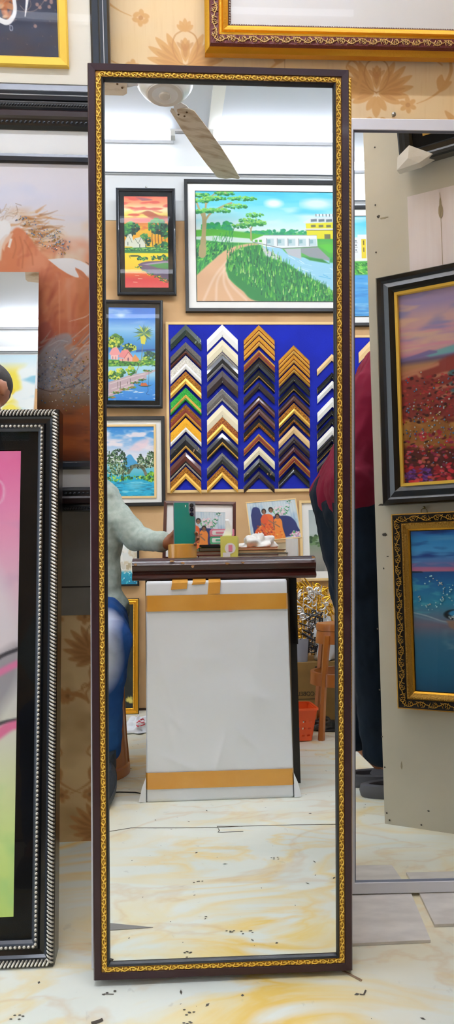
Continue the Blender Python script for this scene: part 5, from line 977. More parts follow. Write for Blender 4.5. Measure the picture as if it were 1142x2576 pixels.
# yellow tissue box with tissue, three tissue packs behind
def tissue_packs():
    for k,(c,yy,lab) in enumerate((('#e88aa0',1352,'pink tissue pack, bottom of the three stacked behind the yellow box'),('#5cb88a',1332,'green tissue pack, middle of the three stacked packs'),('#e88aa0',1313,'pink tissue pack, top of the three stacked packs'))):
        p=m1y(560,yy,-.26); r,hw,hd,h=cbox('tissue_pack' if not k else 'tissue_pack.%03d'%k,p[0]-.045,p[0]+.045,-.33,-.27,0,.028,None,lab,'tissue pack',2-2*k,'stacked tissue packs'); r.location.z=Z+.03+k*.0285
        mb=MB(True,True); mb.prism(rrect(-hw,0,hw,.028,.006),-hd,hd,mat('tissue_print_'+c[1:],c,.4)); mb.build('packet',r)
        mb=MB(True,True); mb.prism(rrect(-hw*.85,.006,hw*.85,.022,.004),hd,hd+.0006,mat('white_print','#f6f2f0',.5)); mb.prism(rrect(-hw*.55,.010,hw*.5,.018,.003),hd+.0006,hd+.0012,mat('tissue_print_'+c[1:],c,.4)); mb.build('printed_label',r)
    return Z+.03
book('cash_book',.09,.20,-.37,-.235,Z,.03,mat('blue_grey_cover','#3a4456',.5),'blue grey book carrying the stacked tissue packs'); tissue_packs()
a=m1y(553,1395,-.11); b=m1y(596,1395,-.11); t_=m1y(570,1350,-.11)
yb=mat('yellow_green_card','#e3dd6a',.5); r=empty('tissue_box',mtx=axes(V((a[0]+b[0])/2,-.085,Z),nrm(TX+V(0,.15,0)),ZZ,True)); tag(r,'small yellow tissue box with a white tissue standing out of it','tissue box'); hw=.03; hz_=float(t_[2])-Z
mb=MB(True,True); mb.prism(rrect(-hw,0,hw,hz_,.002,2),-.055,0,yb); mb.build('box',r)
mb=MB(True,True); mb.prism([(.004+.019*math.cos(t),hz_*.45+.019*math.sin(t)) for t in np.linspace(0,2*PI,25)[:-1]],0,.0006,MATS['white_print']); mb.prism(rrect(-.022,.004,.004,.02,.002),0.0006,.001,MATS['white_print']); mb.prism(rrect(-.002,hz_*.3,.012,hz_*.6,.002),0.0007,.0012,mat('tissue_print_e88aa0','#e88aa0',.4)); mb.build('printed_label',r)
mb=MB(True,True); ts=mat('soft_tissue','#f7f7f5',.9); L=[]
for k in range(9): t=k/8; L.append([(-.010+.008*math.sin(3*t)+(.016-.010*t)*math.cos(a_)*(1+.25*math.sin(3*a_)),-.03+.008*math.sin(a_)*(1+.3*math.cos(2*a_)),hz_+.062*t) for a_ in np.linspace(0,2*PI,15)[:-1]])
mb.loft(L,ts); mb.build('tissue',r,'all')
mb=MB(); p=m1y(735,1398,-.12); mb.lathe([(.008,0),(.0215,0),(.022,.001),(.022,.066),(.0215,.067),(.008,.067),(.008,.05)],mat('white_paper_roll','#f2f2f0',.8,bump=.1,bscale=60),32); tag(mb.build('paper_roll',mtx=Matrix.Translation((p[0],-.12,Z))),'small white paper roll standing at the right end of the counter','paper roll')
# crumpled cloth
def cloth(name,c,rx,ry,rz,m,label,cat,seed,parent=None):
    mb=MB(); q=np.random.RandomState(seed); ph_=q.rand(8)*6; L=[]
    for i in range(28):
        t=PI*(i+.02)/27.04; ring=[]
        for k in range(48):
            a=2*PI*k/48; d=1+.16*math.sin(3*a+ph_[0]+4*t)+.12*math.sin(5*a-6*t+ph_[1])+.09*math.sin(9*a+ph_[2]+3*t)+.07*math.sin(7*t+ph_[3]+2*a)
            ring.append((c[0]+rx*d*math.sin(t)*math.cos(a),c[1]+ry*d*math.sin(t)*math.sin(a),c[2]+rz*(1+max(0,.75*d-.6))*math.cos(t)*(1 if t<PI/2 else .0)+ (rz*.25*(d-1) if t<PI/2 else 0)))
        L.append(ring)
    mb.loft(L,m); o=mb.build(name,parent,'all'); return tag(o,label,cat) if label else o
p=m1y(650,1370,-.18); cloth('crumpled_cloth',(p[0],-.18,Z+.04),.062,.05,.036,mat('white_cotton','#e9e6e2',.9,bump=.3,bscale=40),'crumpled white cloth heaped on the right stack of albums','cloth',3)
# brown framed family photo and leaning print
def family(cv,ox,oy,s):
    def P(l): return [(ox+x*s,oy+y*s) for x,y in l]
    cv.a[:]=srgb('#cfe0e6'); cv.mixn('#9fc0dc',20*s,50*s,.4,.7,.9,2)
    for x in range(10,250,14): cv.line(P([(x,0),(x+4,90)]),3*s,'#e8f2f6',.6,2*s)
    for (x,y) in ((205,30),(215,10),(195,50),(188,62),(150,40),(165,50),(175,60),(150,70)): cv.dabs(16,ox+x*s,oy+y*s,12*s,8*s,['#1e7a4c','#3caa6a','#f2e4ea'],4*s,.6,seed=x+y)
    cv.dabs(60,ox+160*s,oy+50*s,30*s,24*s,['#f2dfe6','#e8c8d4','#7ac08a'],4*s,1,seed=7)
    cv.poly(P(curve([(15,60),(30,25),(60,30),(80,70),(190,75),(225,95),(240,130),(235,170),(40,165),(15,110)],5)),'#1a2a6c',1,2*s)
    cv.dabs(60,ox+225*s,oy+165*s,26*s,16*s,['#f2e4ea','#e88aa8','#c8a0d0','#5caa6a'],5*s,.8,seed=9)
    O1,O2='#e8641e','#f08a2c'
    cv.poly(P(curve([(60,80),(80,62),(110,62),(125,80),(120,130),(150,190),(60,180),(20,160),(30,130),(60,110)],5)),O1,1,1.5*s); cv.poly(P(curve([(125,90),(145,78),(165,95),(165,130),(170,190),(115,190),(125,140)],5)),O2,1,1.5*s); cv.poly(P(curve([(62,82),(72,64),(92,62),(98,90),(80,110),(60,108)],5)),'#e0561e',1,1.5*s)
    cv.dabs(60,ox+80*s,oy+130*s,50*s,30*s,['#c8401e','#f2a83c','#8a2c28'],6*s,.5,.6,seed=12,al=.7); cv.dabs(20,ox+145*s,oy+165*s,18*s,20*s,['#f6b84c','#d8541e'],5*s,.5,seed=13,al=.7)
    for x,y in ((82,50),(118,45),(146,78)): cv.ell(ox+x*s,oy+(y-4)*s,12*s,13*s,'#1a1210',1,1*s); cv.ell(ox+x*s,oy+y*s,8*s,10*s,'#9a6a4a',1,1*s); cv.ell(ox+(x-3)*s,oy+(y-1)*s,1.6*s,1*s,'#20140e'); cv.ell(ox+(x+3)*s,oy+(y-1)*s,1.6*s,1*s,'#20140e')
    for p in ([(100,90),(120,105),(135,100)],[(130,110),(150,125)],[(60,100),(75,112)]): cv.line(P(p),6*s,'#9a6a4a',1,1*s)
bl=m1y(408,1400,-.36); brr=m1y(593,1400,-.36); tlp=m1y(417,1258,-.40)
r=empty('family_photo_frame',mtx=axes(V((bl[0]+brr[0])/2,-.36,CT),nrm(TX-V(0,0,.03)),nrm(V(0,-.2,1)),True)); w=float(brr[0]-bl[0]); h=float(tlp[2]-CT)
BRF=mat('chestnut_lacquer','#4c1d16',.35,coat=.3); tag(r,'brown framed family photo with a white mat standing behind the phone','picture')
frame(r,w,h,[(0,-.015,BRF),(0,0,BRF),(.012,.002,BRF),(.013,-.004,BRF),(.013,-.015,BRF),(0,-.015,BRF)],True); flatring(r,w,h,.012,.042,-.006,MAT_W,True); backing(r,w,h,-.014,True)
cv=Cv(0,0,250,170,150); family(cv,0,0,1); grid_obj('photograph',cv,-w/2+.041,w/2-.041,.041,h-.041,-.0065,r,True)
bl=m1y(631,1364,-.34); brr=m1y(760,1352,-.34); tlp=m1y(616,1264,-.38)
U=nrm(brr-bl); W_=tlp-bl; r,w,h=rect_root('leaning_family_print',bl,brr,tlp,True); tag(r,'tilted colour print of three people in orange on a blue sofa, leaning behind the cloth','picture')
frame(r,w,h,[(0,-.008,WD),(0,0,WD),(.004,0,WD),(.004,-.008,WD),(0,-.008,WD)],True); cv=Cv(0,0,250,180,170); family(cv,0,0,1); grid_obj('photograph',cv,-w/2+.003,w/2-.003,.003,h-.003,-.001,r,True)
mb=MB(True,True); mb.box((-w/2+.004,-.0078,.004),(w/2-.004,-.004,h-.004),mat('cream_card','#ece0c0',.8)); mb.build('backing_card',r)
bb=m1y(660,1400,-.37); mb=MB(True,True); mb.box((-.09,-.02,0),(.09,0,float(bl[2])-CT-.002),mat('cream_card','#ece0c0',.8)); tag(mb.build('card_box',mtx=axes(V(bb[0]+.03,-.355,CT),TX,ZZ,True)),'low cream card box on the counter under the tilted family print','box')
# right wooden picture and the white city picture behind the photographer
r,w,h=wallrect('pine_framed_picture',758,1259,930,1462,bk,.03,mir=True); tag(r,'pale wooden framed picture with a white mat, right of the counter on the back wall','picture')
frame(r,w,h,[(0,-.02,WD),(0,0,WD),(.012,.001,WD),(.014,-.006,WD),(.014,-.02,WD),(0,-.02,WD)],True); flatring(r,w,h,.013,.05,-.010,MAT_W,True)
cv=Cv(0,0,100,130,140); cv.grad([(0,'#b8c4c8'),(50,'#c8d4d4'),(70,'#8fa48a'),(100,'#a8a49a'),(130,'#8a8a88')]); cv.dabs(120,50,66,55,14,['#5a7a4a','#7a9a6a','#3a5a3a'],4,.7,seed=3); cv.poly([(30,130),(48,70),(56,70),(90,130)],'#b4aca4',1,3)
grid_obj('artwork',cv,-w/2+.048,w/2-.048,.048,h-.048,-.0105,r,True)
r,w,h=wallrect('white_city_picture',232,1318,350,1476,bk,.03,mir=True); tag(r,'pale glittery picture of a white city by turquoise water behind the photographer','picture')
frame(r,w,h,[(0,-.02,BLKM),(0,0,BLKM),(.009,.001,BLKM),(.010,-.008,BLKM),(.010,-.02,BLKM),(0,-.02,BLKM)],True)
cv=Cv(0,0,118,158,150,'#e6eef0'); cv.grad([(0,'#b8dcf0'),(60,'#e8f0f0'),(120,'#f0ece4'),(128,'#2fa8c8'),(158,'#0f8ab0')]); cv.mixn('#d8c8a8',10,12,.5,.7,.8,3,40,125); 
for i in range(40): q=random.Random(i); x,y=q.uniform(0,110),q.uniform(50,118); cv.poly([(x,y),(x+8,y),(x+8,y+q.uniform(6,22)),(x,y+12)],q.choice(['#f8f6f0','#d8d4c8','#b8a888','#c8dce4']),.9,.5)
cv.line([(42,20),(42,80)],3,'#d8cfb8'); cv.dabs(80,60,140,60,16,['#4cd0e0','#0f7aa0','#dff8fa'],2.4,.6,seed=4,uni=True); grid_obj('artwork',cv,-w/2+.009,w/2-.009,.009,h-.009,-.006,r,True)
# gold framed picture on the floor against the back wall
a=M1.at(349,1797,OO,ZZ); t_=bk(349,1503,.03); h=float(t_[2]); w=.42; cc=V(a[0],PB[1]+ (a[0]-PB[0])*math.tan(RR)+.10,0)
r=empty('gold_edged_picture',mtx=axes(cc-TX*w/2,TX,nrm(V(0,-.07,h)),True)); tag(r,'dark picture in a stepped gold frame standing on the floor behind the photographer','picture')
frame(r,w,h,[(0,-.02,BLK),(0,0,BLK),(.003,.002,GOLD),(.010,.006,GOLD),(.014,.002,GOLD),(.020,.004,GOLD),(.024,-.002,GOLD),(.030,-.006,BLK),(.030,-.02,BLK),(0,-.02,BLK)],True); beads(r,'gold_beading',w,h,.0265,-.001,.002,.006,GOLD2,mir=True)
cv=Cv(0,0,42,64,60,'#141a18'); cv.mixn('#24342c',10,12,.4,.8,.8,3); cv.dabs(14,40,59,1.5,1.5,['#e8d870'],.8,1); grid_obj('artwork',cv,-w/2+.028,w/2-.028,.028,h-.028,-.008,r,True)
# ================================================================ floor things
def bagblob(name,c,rx,ry,rz,m,label,cat,seed): return cloth(name,c,rx,ry,rz,m,label,cat,seed)
p=M1.at(350,1843,OO,ZZ); bag=mat('white_plastic_bag','#eef0f4',.3,coat=.3,bump=.2,bscale=20)
o=bagblob('plastic_bag',(p[0]+.0,p[1]-.03,0.004),.075,.06,.045,bag,'white plastic bag with a red print on the floor behind the parcel','bag',5)
mb=MB(True,True); rp=mat('red_print','#e0304a',.4); mb.tube([(-.016,.0,.008),(-.004,.004,.016),(.006,.004,.006),(.016,.002,.012),(.02,0,.0),(.006,.003,-.006),(-.010,.002,-.008),(-.016,.0,-.002)],.004,rp,6,flat=.4); mb.tube([(.0,.0,.022),(.012,.0,.026),(.018,.0,.018)],.005,rp,6,flat=.4)
k=mb.build('red_logo'); k.parent=o; k.matrix_local=axes(V(p[0]+.005,p[1]+.028,.040),TX,nrm(V(0,-.55,.8)),True)
ORG=mat('orange_brown_plastic','#ac6322',.35,coat=.3,spec=.5)
def stool(name,c,h,rt,rb,label,ringz=.2,n=4,rot=0,m=ORG):
    r=empty(name,V(c[0],c[1],0)); r.rotation_euler=(0,0,rot); tag(r,label,'stool')
    mb=MB(); mb.lathe([(.001,h-.012),(rt*.5,h-.008),(rt*.9,h-.004),(rt*.97,h-.001),(rt,h-.008),(rt,h-.03),(rt*.93,h-.034),(rt*.93,h-.02),(.001,h-.02)],m,40); mb.build('seat',r,'x')
    mb=MB(); mb.loft([[(rd*math.cos(2*PI*k/40),rd*math.sin(2*PI*k/40),z) for k in range(40)] for rd,z in ((rt*.955,h-.032),(rt*.98,h-.032),(rt*1.04,h-.085),(rt*1.0,h-.085),(rt*.955,h-.032))],m,cap=False); mb.build('apron',r,'x')
    rz=rt+(rb-rt)*(1-ringz/h)
    mb=MB(); mb.loft([[(rd*math.cos(2*PI*k/40),rd*math.sin(2*PI*k/40),z) for k in range(40)] for rd,z in ((rz-.012,ringz-.02),(rz+.004,ringz-.022),(rz,ringz+.03),(rz-.016,ringz+.03),(rz-.012,ringz-.02))],m,cap=False); mb.build('stretcher_ring',r,'x')
    for k in range(n):
        a=k*2*PI/n+PI/4; d=V(math.cos(a),math.sin(a),0); s=V(-d[1],d[0],0); L=[]
        for t in np.linspace(0,1,9):
            z=h-.05-(h-.05)*t; R_=rt*.99+(rb-rt)*(t**.8)*1.0; wd=.032-.008*math.sin(PI*t)-.006*t; L.append([d*(R_+.004)+s*wd*.5,d*(R_+.012)+s*0,d*(R_+.004)-s*wd*.5,d*(R_-.012)-s*wd*.42,d*(R_-.004),d*(R_-.012)+s*wd*.42]); 
            for q in L[-1]: q[2]=z
        mb=MB(); mb.loft([[tuple(q) for q in rg] for rg in L],m); mb.build('leg',r,True)
    return r
# stool the photographer sits on: solid skirt sides
sb=M1.at(325,1945,OO,ZZ)
def skirtstool(name,c,h,rt,rb,label):
    r=empty(name,V(c[0],c[1],0)); tag(r,label,'stool'); m=ORG
    mb=MB(); k=40; mb.loft([[(rd*math.cos(2*PI*j/k),rd*math.sin(2*PI*j/k),z) for j in range(k)] for rd,z in ((rb,.0),(rb+.003,.002),(rb+.003,.03),(rb-.004,.036),(rb-.010,.12),(rt+.004,h-.05),(rt+.006,h-.03),(rt,h-.006),(rt*.95,h),(.001,h))],m); mb.build('body',r,'x')
    mb=MB()
    for j in range(8):
        a=j*PI/4; d=V(math.cos(a),math.sin(a),0); mb.tube([d*(rb-.004)+V(0,0,.035),d*(rb-.012)+V(0,0,.12),d*(rt+.003)+V(0,0,h-.05)],.006,m,6)
    mb.build('ribs',r,True); return r
skirtstool('plastic_stool',(sb[0]-.165,sb[1]-.02),.45,.135,.165,'orange brown plastic stool under the seated photographer')
pe=m1y(815,1590,-.66); 
stool('plastic_stool.001',(.70,-.66),.47,.125,.185,'tall orange brown plastic stool with a ring, right of the counter',.235,4,R(8))
# orange basket
p=M1.at(742,1868,OO,ZZ); r=empty('plastic_basket',V(p[0]-.01,-.60,0)); tag(r,'bright orange perforated plastic basket on the floor behind the counter leg','basket'); ob=mat('bright_orange_plastic','#f2581c',.35,coat=.2)
mb=MB(); hb_=.13
def rr4(a,b,z,k=4): return [(x,y,z) for x,y in rrect(-a,-b,a,b,.02,k)]
mb.loft([rr4(.075,.055,.002),rr4(.08,.06,.004)],ob)
NZ=[.004,.022,.030,.050,.058,.078,.086,.108]; sides=[]
def bw(z): t=z/.125; return .08+.022*t,.06+.018*t
for (ax,sg) in ((0,-1),(0,1),(1,-1),(1,1)):
    nh=7 if ax==0 else 5
    for i in range(len(NZ)-1):
        z0,z1=NZ[i],NZ[i+1]; hole=i%2==1
        for j in range(nh*2+1):
            if hole and j%2==1: continue
            def pt_(t,z):
                a,b=bw(z); L=(a if ax==0 else b); u=-L+2*L*t; return (u,sg*b,z) if ax==0 else (sg*a,u,z)
            t0,t1=j/(nh*2+1),(j+1)/(nh*2+1); A,B,C_,D_=[np.array(q) for q in (pt_(t0,z0),pt_(t1,z0),pt_(t1,z1),pt_(t0,z1))]; nn=V(0,sg*.002,0) if ax==0 else V(sg*.002,0,0)
            mb.add([A,B,C_,D_,A-nn,B-nn,C_-nn,D_-nn],[(0,1,2,3),(7,6,5,4),(0,4,5,1),(1,5,6,2),(2,6,7,3),(3,7,4,0)],ob)
    a0,b0=bw(.108); a1,b1=bw(.13)
    P0=[(-a0,sg*b0,.108),(a0,sg*b0,.108),(a1,sg*b1,.13),(-a1,sg*b1,.13)] if ax==0 else [(sg*a0,-b0,.108),(sg*a0,b0,.108),(sg*a1,b1,.13),(sg*a1,-b1,.13)]
    nn=np.array((0,sg*.003,0) if ax==0 else (sg*.003,0,0)); P0=[np.array(q) for q in P0]; mb.add(P0+[q-nn for q in P0],[(0,1,2,3),(7,6,5,4),(0,4,5,1),(1,5,6,2),(2,6,7,3),(3,7,4,0)],ob)
mb.build('basket_body',r,False,weld=False)
mb=MB(); a1,b1=bw(.13); out=rrect(-a1-.008,-b1-.008,a1+.008,b1+.008,.022,5); inn=rrect(-a1+.001,-b1+.001,a1-.001,b1-.001,.016,5); mb.loft([[(x,y,.128) for x,y in inn],[(x,y,.128) for x,y in out],[(x,y,.136) for x,y in out],[(x,y,.136) for x,y in inn],[(x,y,.128) for x,y in inn]],ob,cap=False); mb.build('rim',r)
o=cloth('purple_cloth_scrap',(p[0]-.01,-.60,.03),.05,.035,.03,mat('purple_fabric','#6a3aa8',.8),'purple crumpled scrap inside the orange basket','cloth scrap',9)
# carton with print
a=m1y(742,1667,-.95); b=m1y(835,1820,-.95); kh=float(a[2]); x0=float(m1y(738,1700,-.95)[0])-.03; x1=x0+.42
r=empty('cardboard_carton',mtx=axes(V((x0+x1)/2,-.93,0),TX,ZZ,True)); tag(r,'brown cardboard carton with faint black print behind the orange stool','carton'); cbm=mat('cardboard','#8a6a34',.8,col2='#7a5c2c',nscale=6)
mb=MB(True,True); mb.box((-(x1-x0)/2,-.30,0),((x1-x0)/2,0,kh),cbm); mb.build('box',r)
mb=MB(True,True); hw=(x1-x0)/2; mb.box((-hw,0,kh*.0),(hw,.0015,.004),mat('carton_print','#241c10',.8)); mb.box((-hw+.02,0,.10),(-hw+.15,.0008,.103),MATS['carton_print']); mb.box((-hw+.13,.0,.235),(-hw+.16,.0008,.25),MATS['carton_print']); mb.build('printed_marks',r)
textmesh('VISCOBELO7',.026,'carton_lettering',r,MATS['carton_print'],Matrix.Translation((hw-.085,-.001,.125))@Matrix.Rotation(R(90),4,'X')@Matrix.Scale(1,4,(1,0,0)))
# bin, gold letter sheets, white bag, black bag on and by the carton
p=m1y(755,1665,-1.0); mb=MB(); mb.loft([[(rd*math.cos(2*PI*k/28),rd*math.sin(2*PI*k/28),z) for k in range(28)] for rd,z in ((.001,.0),(.028,.0),(.036,.105),(.034,.105),(.026,.004),(.001,.004))],mat('grey_plastic','#8d8f9a',.5)); tag(mb.build('grey_cup',None,'x',mtx=Matrix.Translation((p[0]+.004,-.985,kh))),'grey plastic cup standing on the carton beside the gold letters','cup')
def lettersheet(name,px0,py0,px1,py1,y,m,label,seed,n,ang,rot=0):
    a=m1y(px0,py1,y); b=m1y(px1,py0,y); w_,h_=float(b[0]-a[0]),float(b[2]-a[2]); z0=max(float(a[2]),kh+.004); h_=float(b[2])-z0
    r=empty(name,mtx=axes(V(float(a[0]+b[0])/2,y,z0),nrm(TX+V(0,rot,0)),nrm(V(0,-.18,1)),True)); tag(r,label,'cut-out lettering'); q=random.Random(seed); mb=MB(True,True)
    k=0
    for i in range(n):
        u=q.uniform(-w_/2,w_/2); v=q.uniform(.01,h_-.02); s=q.uniform(.016,.034); a_=ang+q.uniform(-.25,.25); ca,sa=math.cos(a_),math.sin(a_); kind=q.randint(0,3)
        shp=[[(0,0),(.1,1),(.15,1.9)],[(-.6,.6),(-.3,0),(.3,0),(.6,.6)],[(-.4,.2),(0,-.2),(.5,.1),(.3,.7),(-.1,.6),(0,.1)],[(-.7,.1),(0,.3),(.8,0)]][kind]
        L=[(u+s*(x*ca-y*sa),.0025*(k%4)+.002,max(.003,v+s*(x*sa+y*ca))) for x,y in shp]; P_=curve(L,4); rr_=q.uniform(.0028,.0052)
        mb.tube([tuple(p) for p in P_],[rr_*(.35+.65*math.sin(PI*(j+.6)/(len(P_)+.2))) for j in range(len(P_))],m,6,flat=.3,up=(0,1,0)); k+=1
    for i in range(5): t=i/5; mb.tube([(-w_/2+w_*t*.8,.0,.002),(-w_/2+w_*(t*.8+.2),.0,h_*.97)],.0012,m,4)
    mb.build('script_strokes',r,True,weld=False,normals=False)
    mb=MB(True,True); bm_=mat('gold_acrylic_sheet','#d8a640',.25,.6); return r
GA=mat('gold_acrylic','#d8a22c',.18,.8); lettersheet('gold_script_sheet',748,1462,800,1650,-1.05,GA,'bundle of gold cut-out script lettering behind the counter',1,170,.8)
lettersheet('gold_script_sheet.001',775,1462,838,1580,-1.12,GA,'upper right bundle of gold cut-out script near the jeans',2,110,2.2); lettersheet('silver_script_sheet',760,1465,825,1645,-1.02,mat('silver_acrylic','#dfe2e6',.15,.8),'silver mirrored cut-out lettering leaning over the gold script',3,60,1.0); lettersheet('black_script_sheet',775,1530,822,1650,-1.0,mat('black_acrylic','#15161a',.2,coat=.5),'black cut-out lettering in the lower part of the bundle',4,50,1.1)
wb=cloth('clear_plastic_bag',(float(m1y(822,1640,-1.0)[0])+.0,-1.02,kh+.003),.055,.05,.15,mat('translucent_bag','#dfe3e6',.25,trans=.35,coat=.4),'crumpled clear plastic bag standing on the carton behind the stool','bag',12)
p=M1.at(815,1832,OO,ZZ); cloth('black_bag',(p[0],p[1]+.02,.003),.07,.05,.035,mat('black_plastic_bag','#0f1012',.3,coat=.4),'crumpled black plastic bag on the floor under the orange stool','bag',14)
# ================================================================ people
SKIN=mat('brown_skin','#9a6446',.5,bump=.05,bscale=90,spec=.4); HAIR=mat('short_black_hair','#2a2523',.75,bump=.1,bscale=200)
EYEW=mat('eye_white','#e8e2dc',.2); EYED=mat('eye_dark','#120c08',.1)
def chain(mb,pts,rs,m):
    for a,b,ra,rb in zip(pts[:-1],pts[1:],rs[:-1],rs[1:]): mb.cap(a,b,ra,rb,m)
def hand(mb,wrist,fwd,nrm_,side,curl,m,s=1.0,thumb=None):
    """palm with four fingers of different length and a thumb; nrm_ = palm normal (fingers curl towards it), side = direction of the thumb"""
    f=nrm(fwd); n=nrm(nrm_-np.dot(nrm_,f)*f); t=np.cross(f,n); t=t if np.dot(t,side)>0 else -t; W=np.array(wrist,float)
    for k,(o,l1,L) in enumerate(((.030,.082,.072),(.010,.088,.080),(-.010,.084,.074),(-.029,.076,.058))):
        kn=W+f*l1*s+t*o*s; mb.cap(W+f*.012*s+t*o*.55*s,kn,.0125*s,.0105*s,m,10)
        p=kn; ang=curl*.75+.04*k; r0=.0088-.0006*(k==3); d=f
        for j,(fr) in enumerate((.45,.31,.24)):
            a=ang*(1+j*.85); d=f*math.cos(a)+n*math.sin(a); q=p+d*L*fr*s; mb.cap(p,q,(r0-.0008*j)*s,(r0-.0008*(j+1))*s,m,10); p=q
    b=W+f*.03*s+t*.026*s+n*.004; d1=nrm(f*.6+t*.65+n*.35) if thumb is None else nrm(thumb); p1_=b+d1*.038*s; d2=nrm(f*.9+t*.2+n*.45) if thumb is None else nrm(thumb*.7+f*.5)
    mb.cap(W+f*.012*s+t*.012*s,b,.014*s,.0135*s,m,10); mb.cap(b,p1_,.0125*s,.0105*s,m,10); mb.cap(p1_,p1_+d2*.028*s,.0105*s,.0085*s,m,10)
def head(mb,par,c,f,u,m,hair=True):
    f=nrm(f); u=nrm(u-np.dot(u,f)*f); s=np.cross(f,u); c=np.array(c,float); M=np.stack([s,f,u],1)
    P=lambda a,b,z:c+s*a+f*b+u*z
    mb.sphere(P(0,-.012,.030),(.076,.094,.084),m,20,12,M); mb.sphere(P(0,.022,-.035),(.058,.066,.072),m,20,12,M)
    mb.cap(P(-.035,.035,-.07),P(.035,.035,-.07),.026,.026,m); mb.cap(P(0,.052,-.082),P(0,.048,-.085),.022,.02,m)
    mb.cap(P(0,.082,.018),P(0,.104,-.022),.008,.0125,m); mb.cap(P(-.012,.090,-.026),P(.012,.090,-.026),.009,.009,m)
    mb.cap(P(-.035,.075,.026),P(.035,.075,.026),.012,.012,m); mb.cap(P(-.02,.078,-.052),P(.02,.078,-.052),.0075,.0075,m); mb.cap(P(-.016,.078,-.062),P(.016,.078,-.062),.0075,.0075,m)
    for q in (-1,1):
        mb.cap(P(q*.040,.058,-.018),P(q*.05,.03,-.022),.022,.02,m)
        mb.sphere(P(q*.082,-.012,-.004),(.009,.019,.031),m,10,8,M); mb.cap(P(q*.088,-.02,.018),P(q*.090,-.024,-.006),.006,.006,m)
    e=MB()
    for q in (-1,1): e.sphere(P(q*.031,.075,.006),(.0125,.0125,.0095),EYEW,12,8,M)
    for q in (-1,1): e.sphere(P(q*.031,.0855,.006),(.0055,.003,.0055),EYED,10,6,M)
    h=MB()
    h.sphere(P(0,-.018,.044),(.080,.094,.078),HAIR,20,14,M); h.sphere(P(0,-.052,.012),(.060,.052,.036),HAIR,16,10,M); h.cap(P(-.045,.045,.082),P(.045,.045,.082),.022,.022,HAIR)
    for q in (-1,1): h.cap(P(q*.072,.012,.04),P(q*.074,.012,.012),.008,.005,HAIR)
    return e,h
VOX=lambda v:[('REMESH',dict(mode='VOXEL',voxel_size=v,use_smooth_shade=True)),('SMOOTH',dict(factor=.5,iterations=4))]
def fold_tex(nm,sc):
    t=bpy.data.textures.new(nm,'CLOUDS'); t.noise_scale=sc; t.noise_depth=2; return t
FT1,FT2=fold_tex('large_folds',.085),fold_tex('small_folds',.03)
CLOTH=lambda v:[('REMESH',dict(mode='VOXEL',voxel_size=v,use_smooth_shade=True)),('SMOOTH',dict(factor=.5,iterations=4)),('DISPLACE',dict(texture=FT1,strength=.016,mid_level=.5)),('DISPLACE',dict(texture=FT2,strength=.006,mid_level=.5)),('SMOOTH',dict(factor=.5,iterations=1))]
def torso(mb,sp,s,wd,rs,m):
    """spine points, side vector, half-widths and radii"""
    s=nrm(s)
    for q in (-1,-.4,.4,1): chain(mb,[np.array(p)+s*q*w_ for p,w_ in zip(sp,wd)],rs,m)
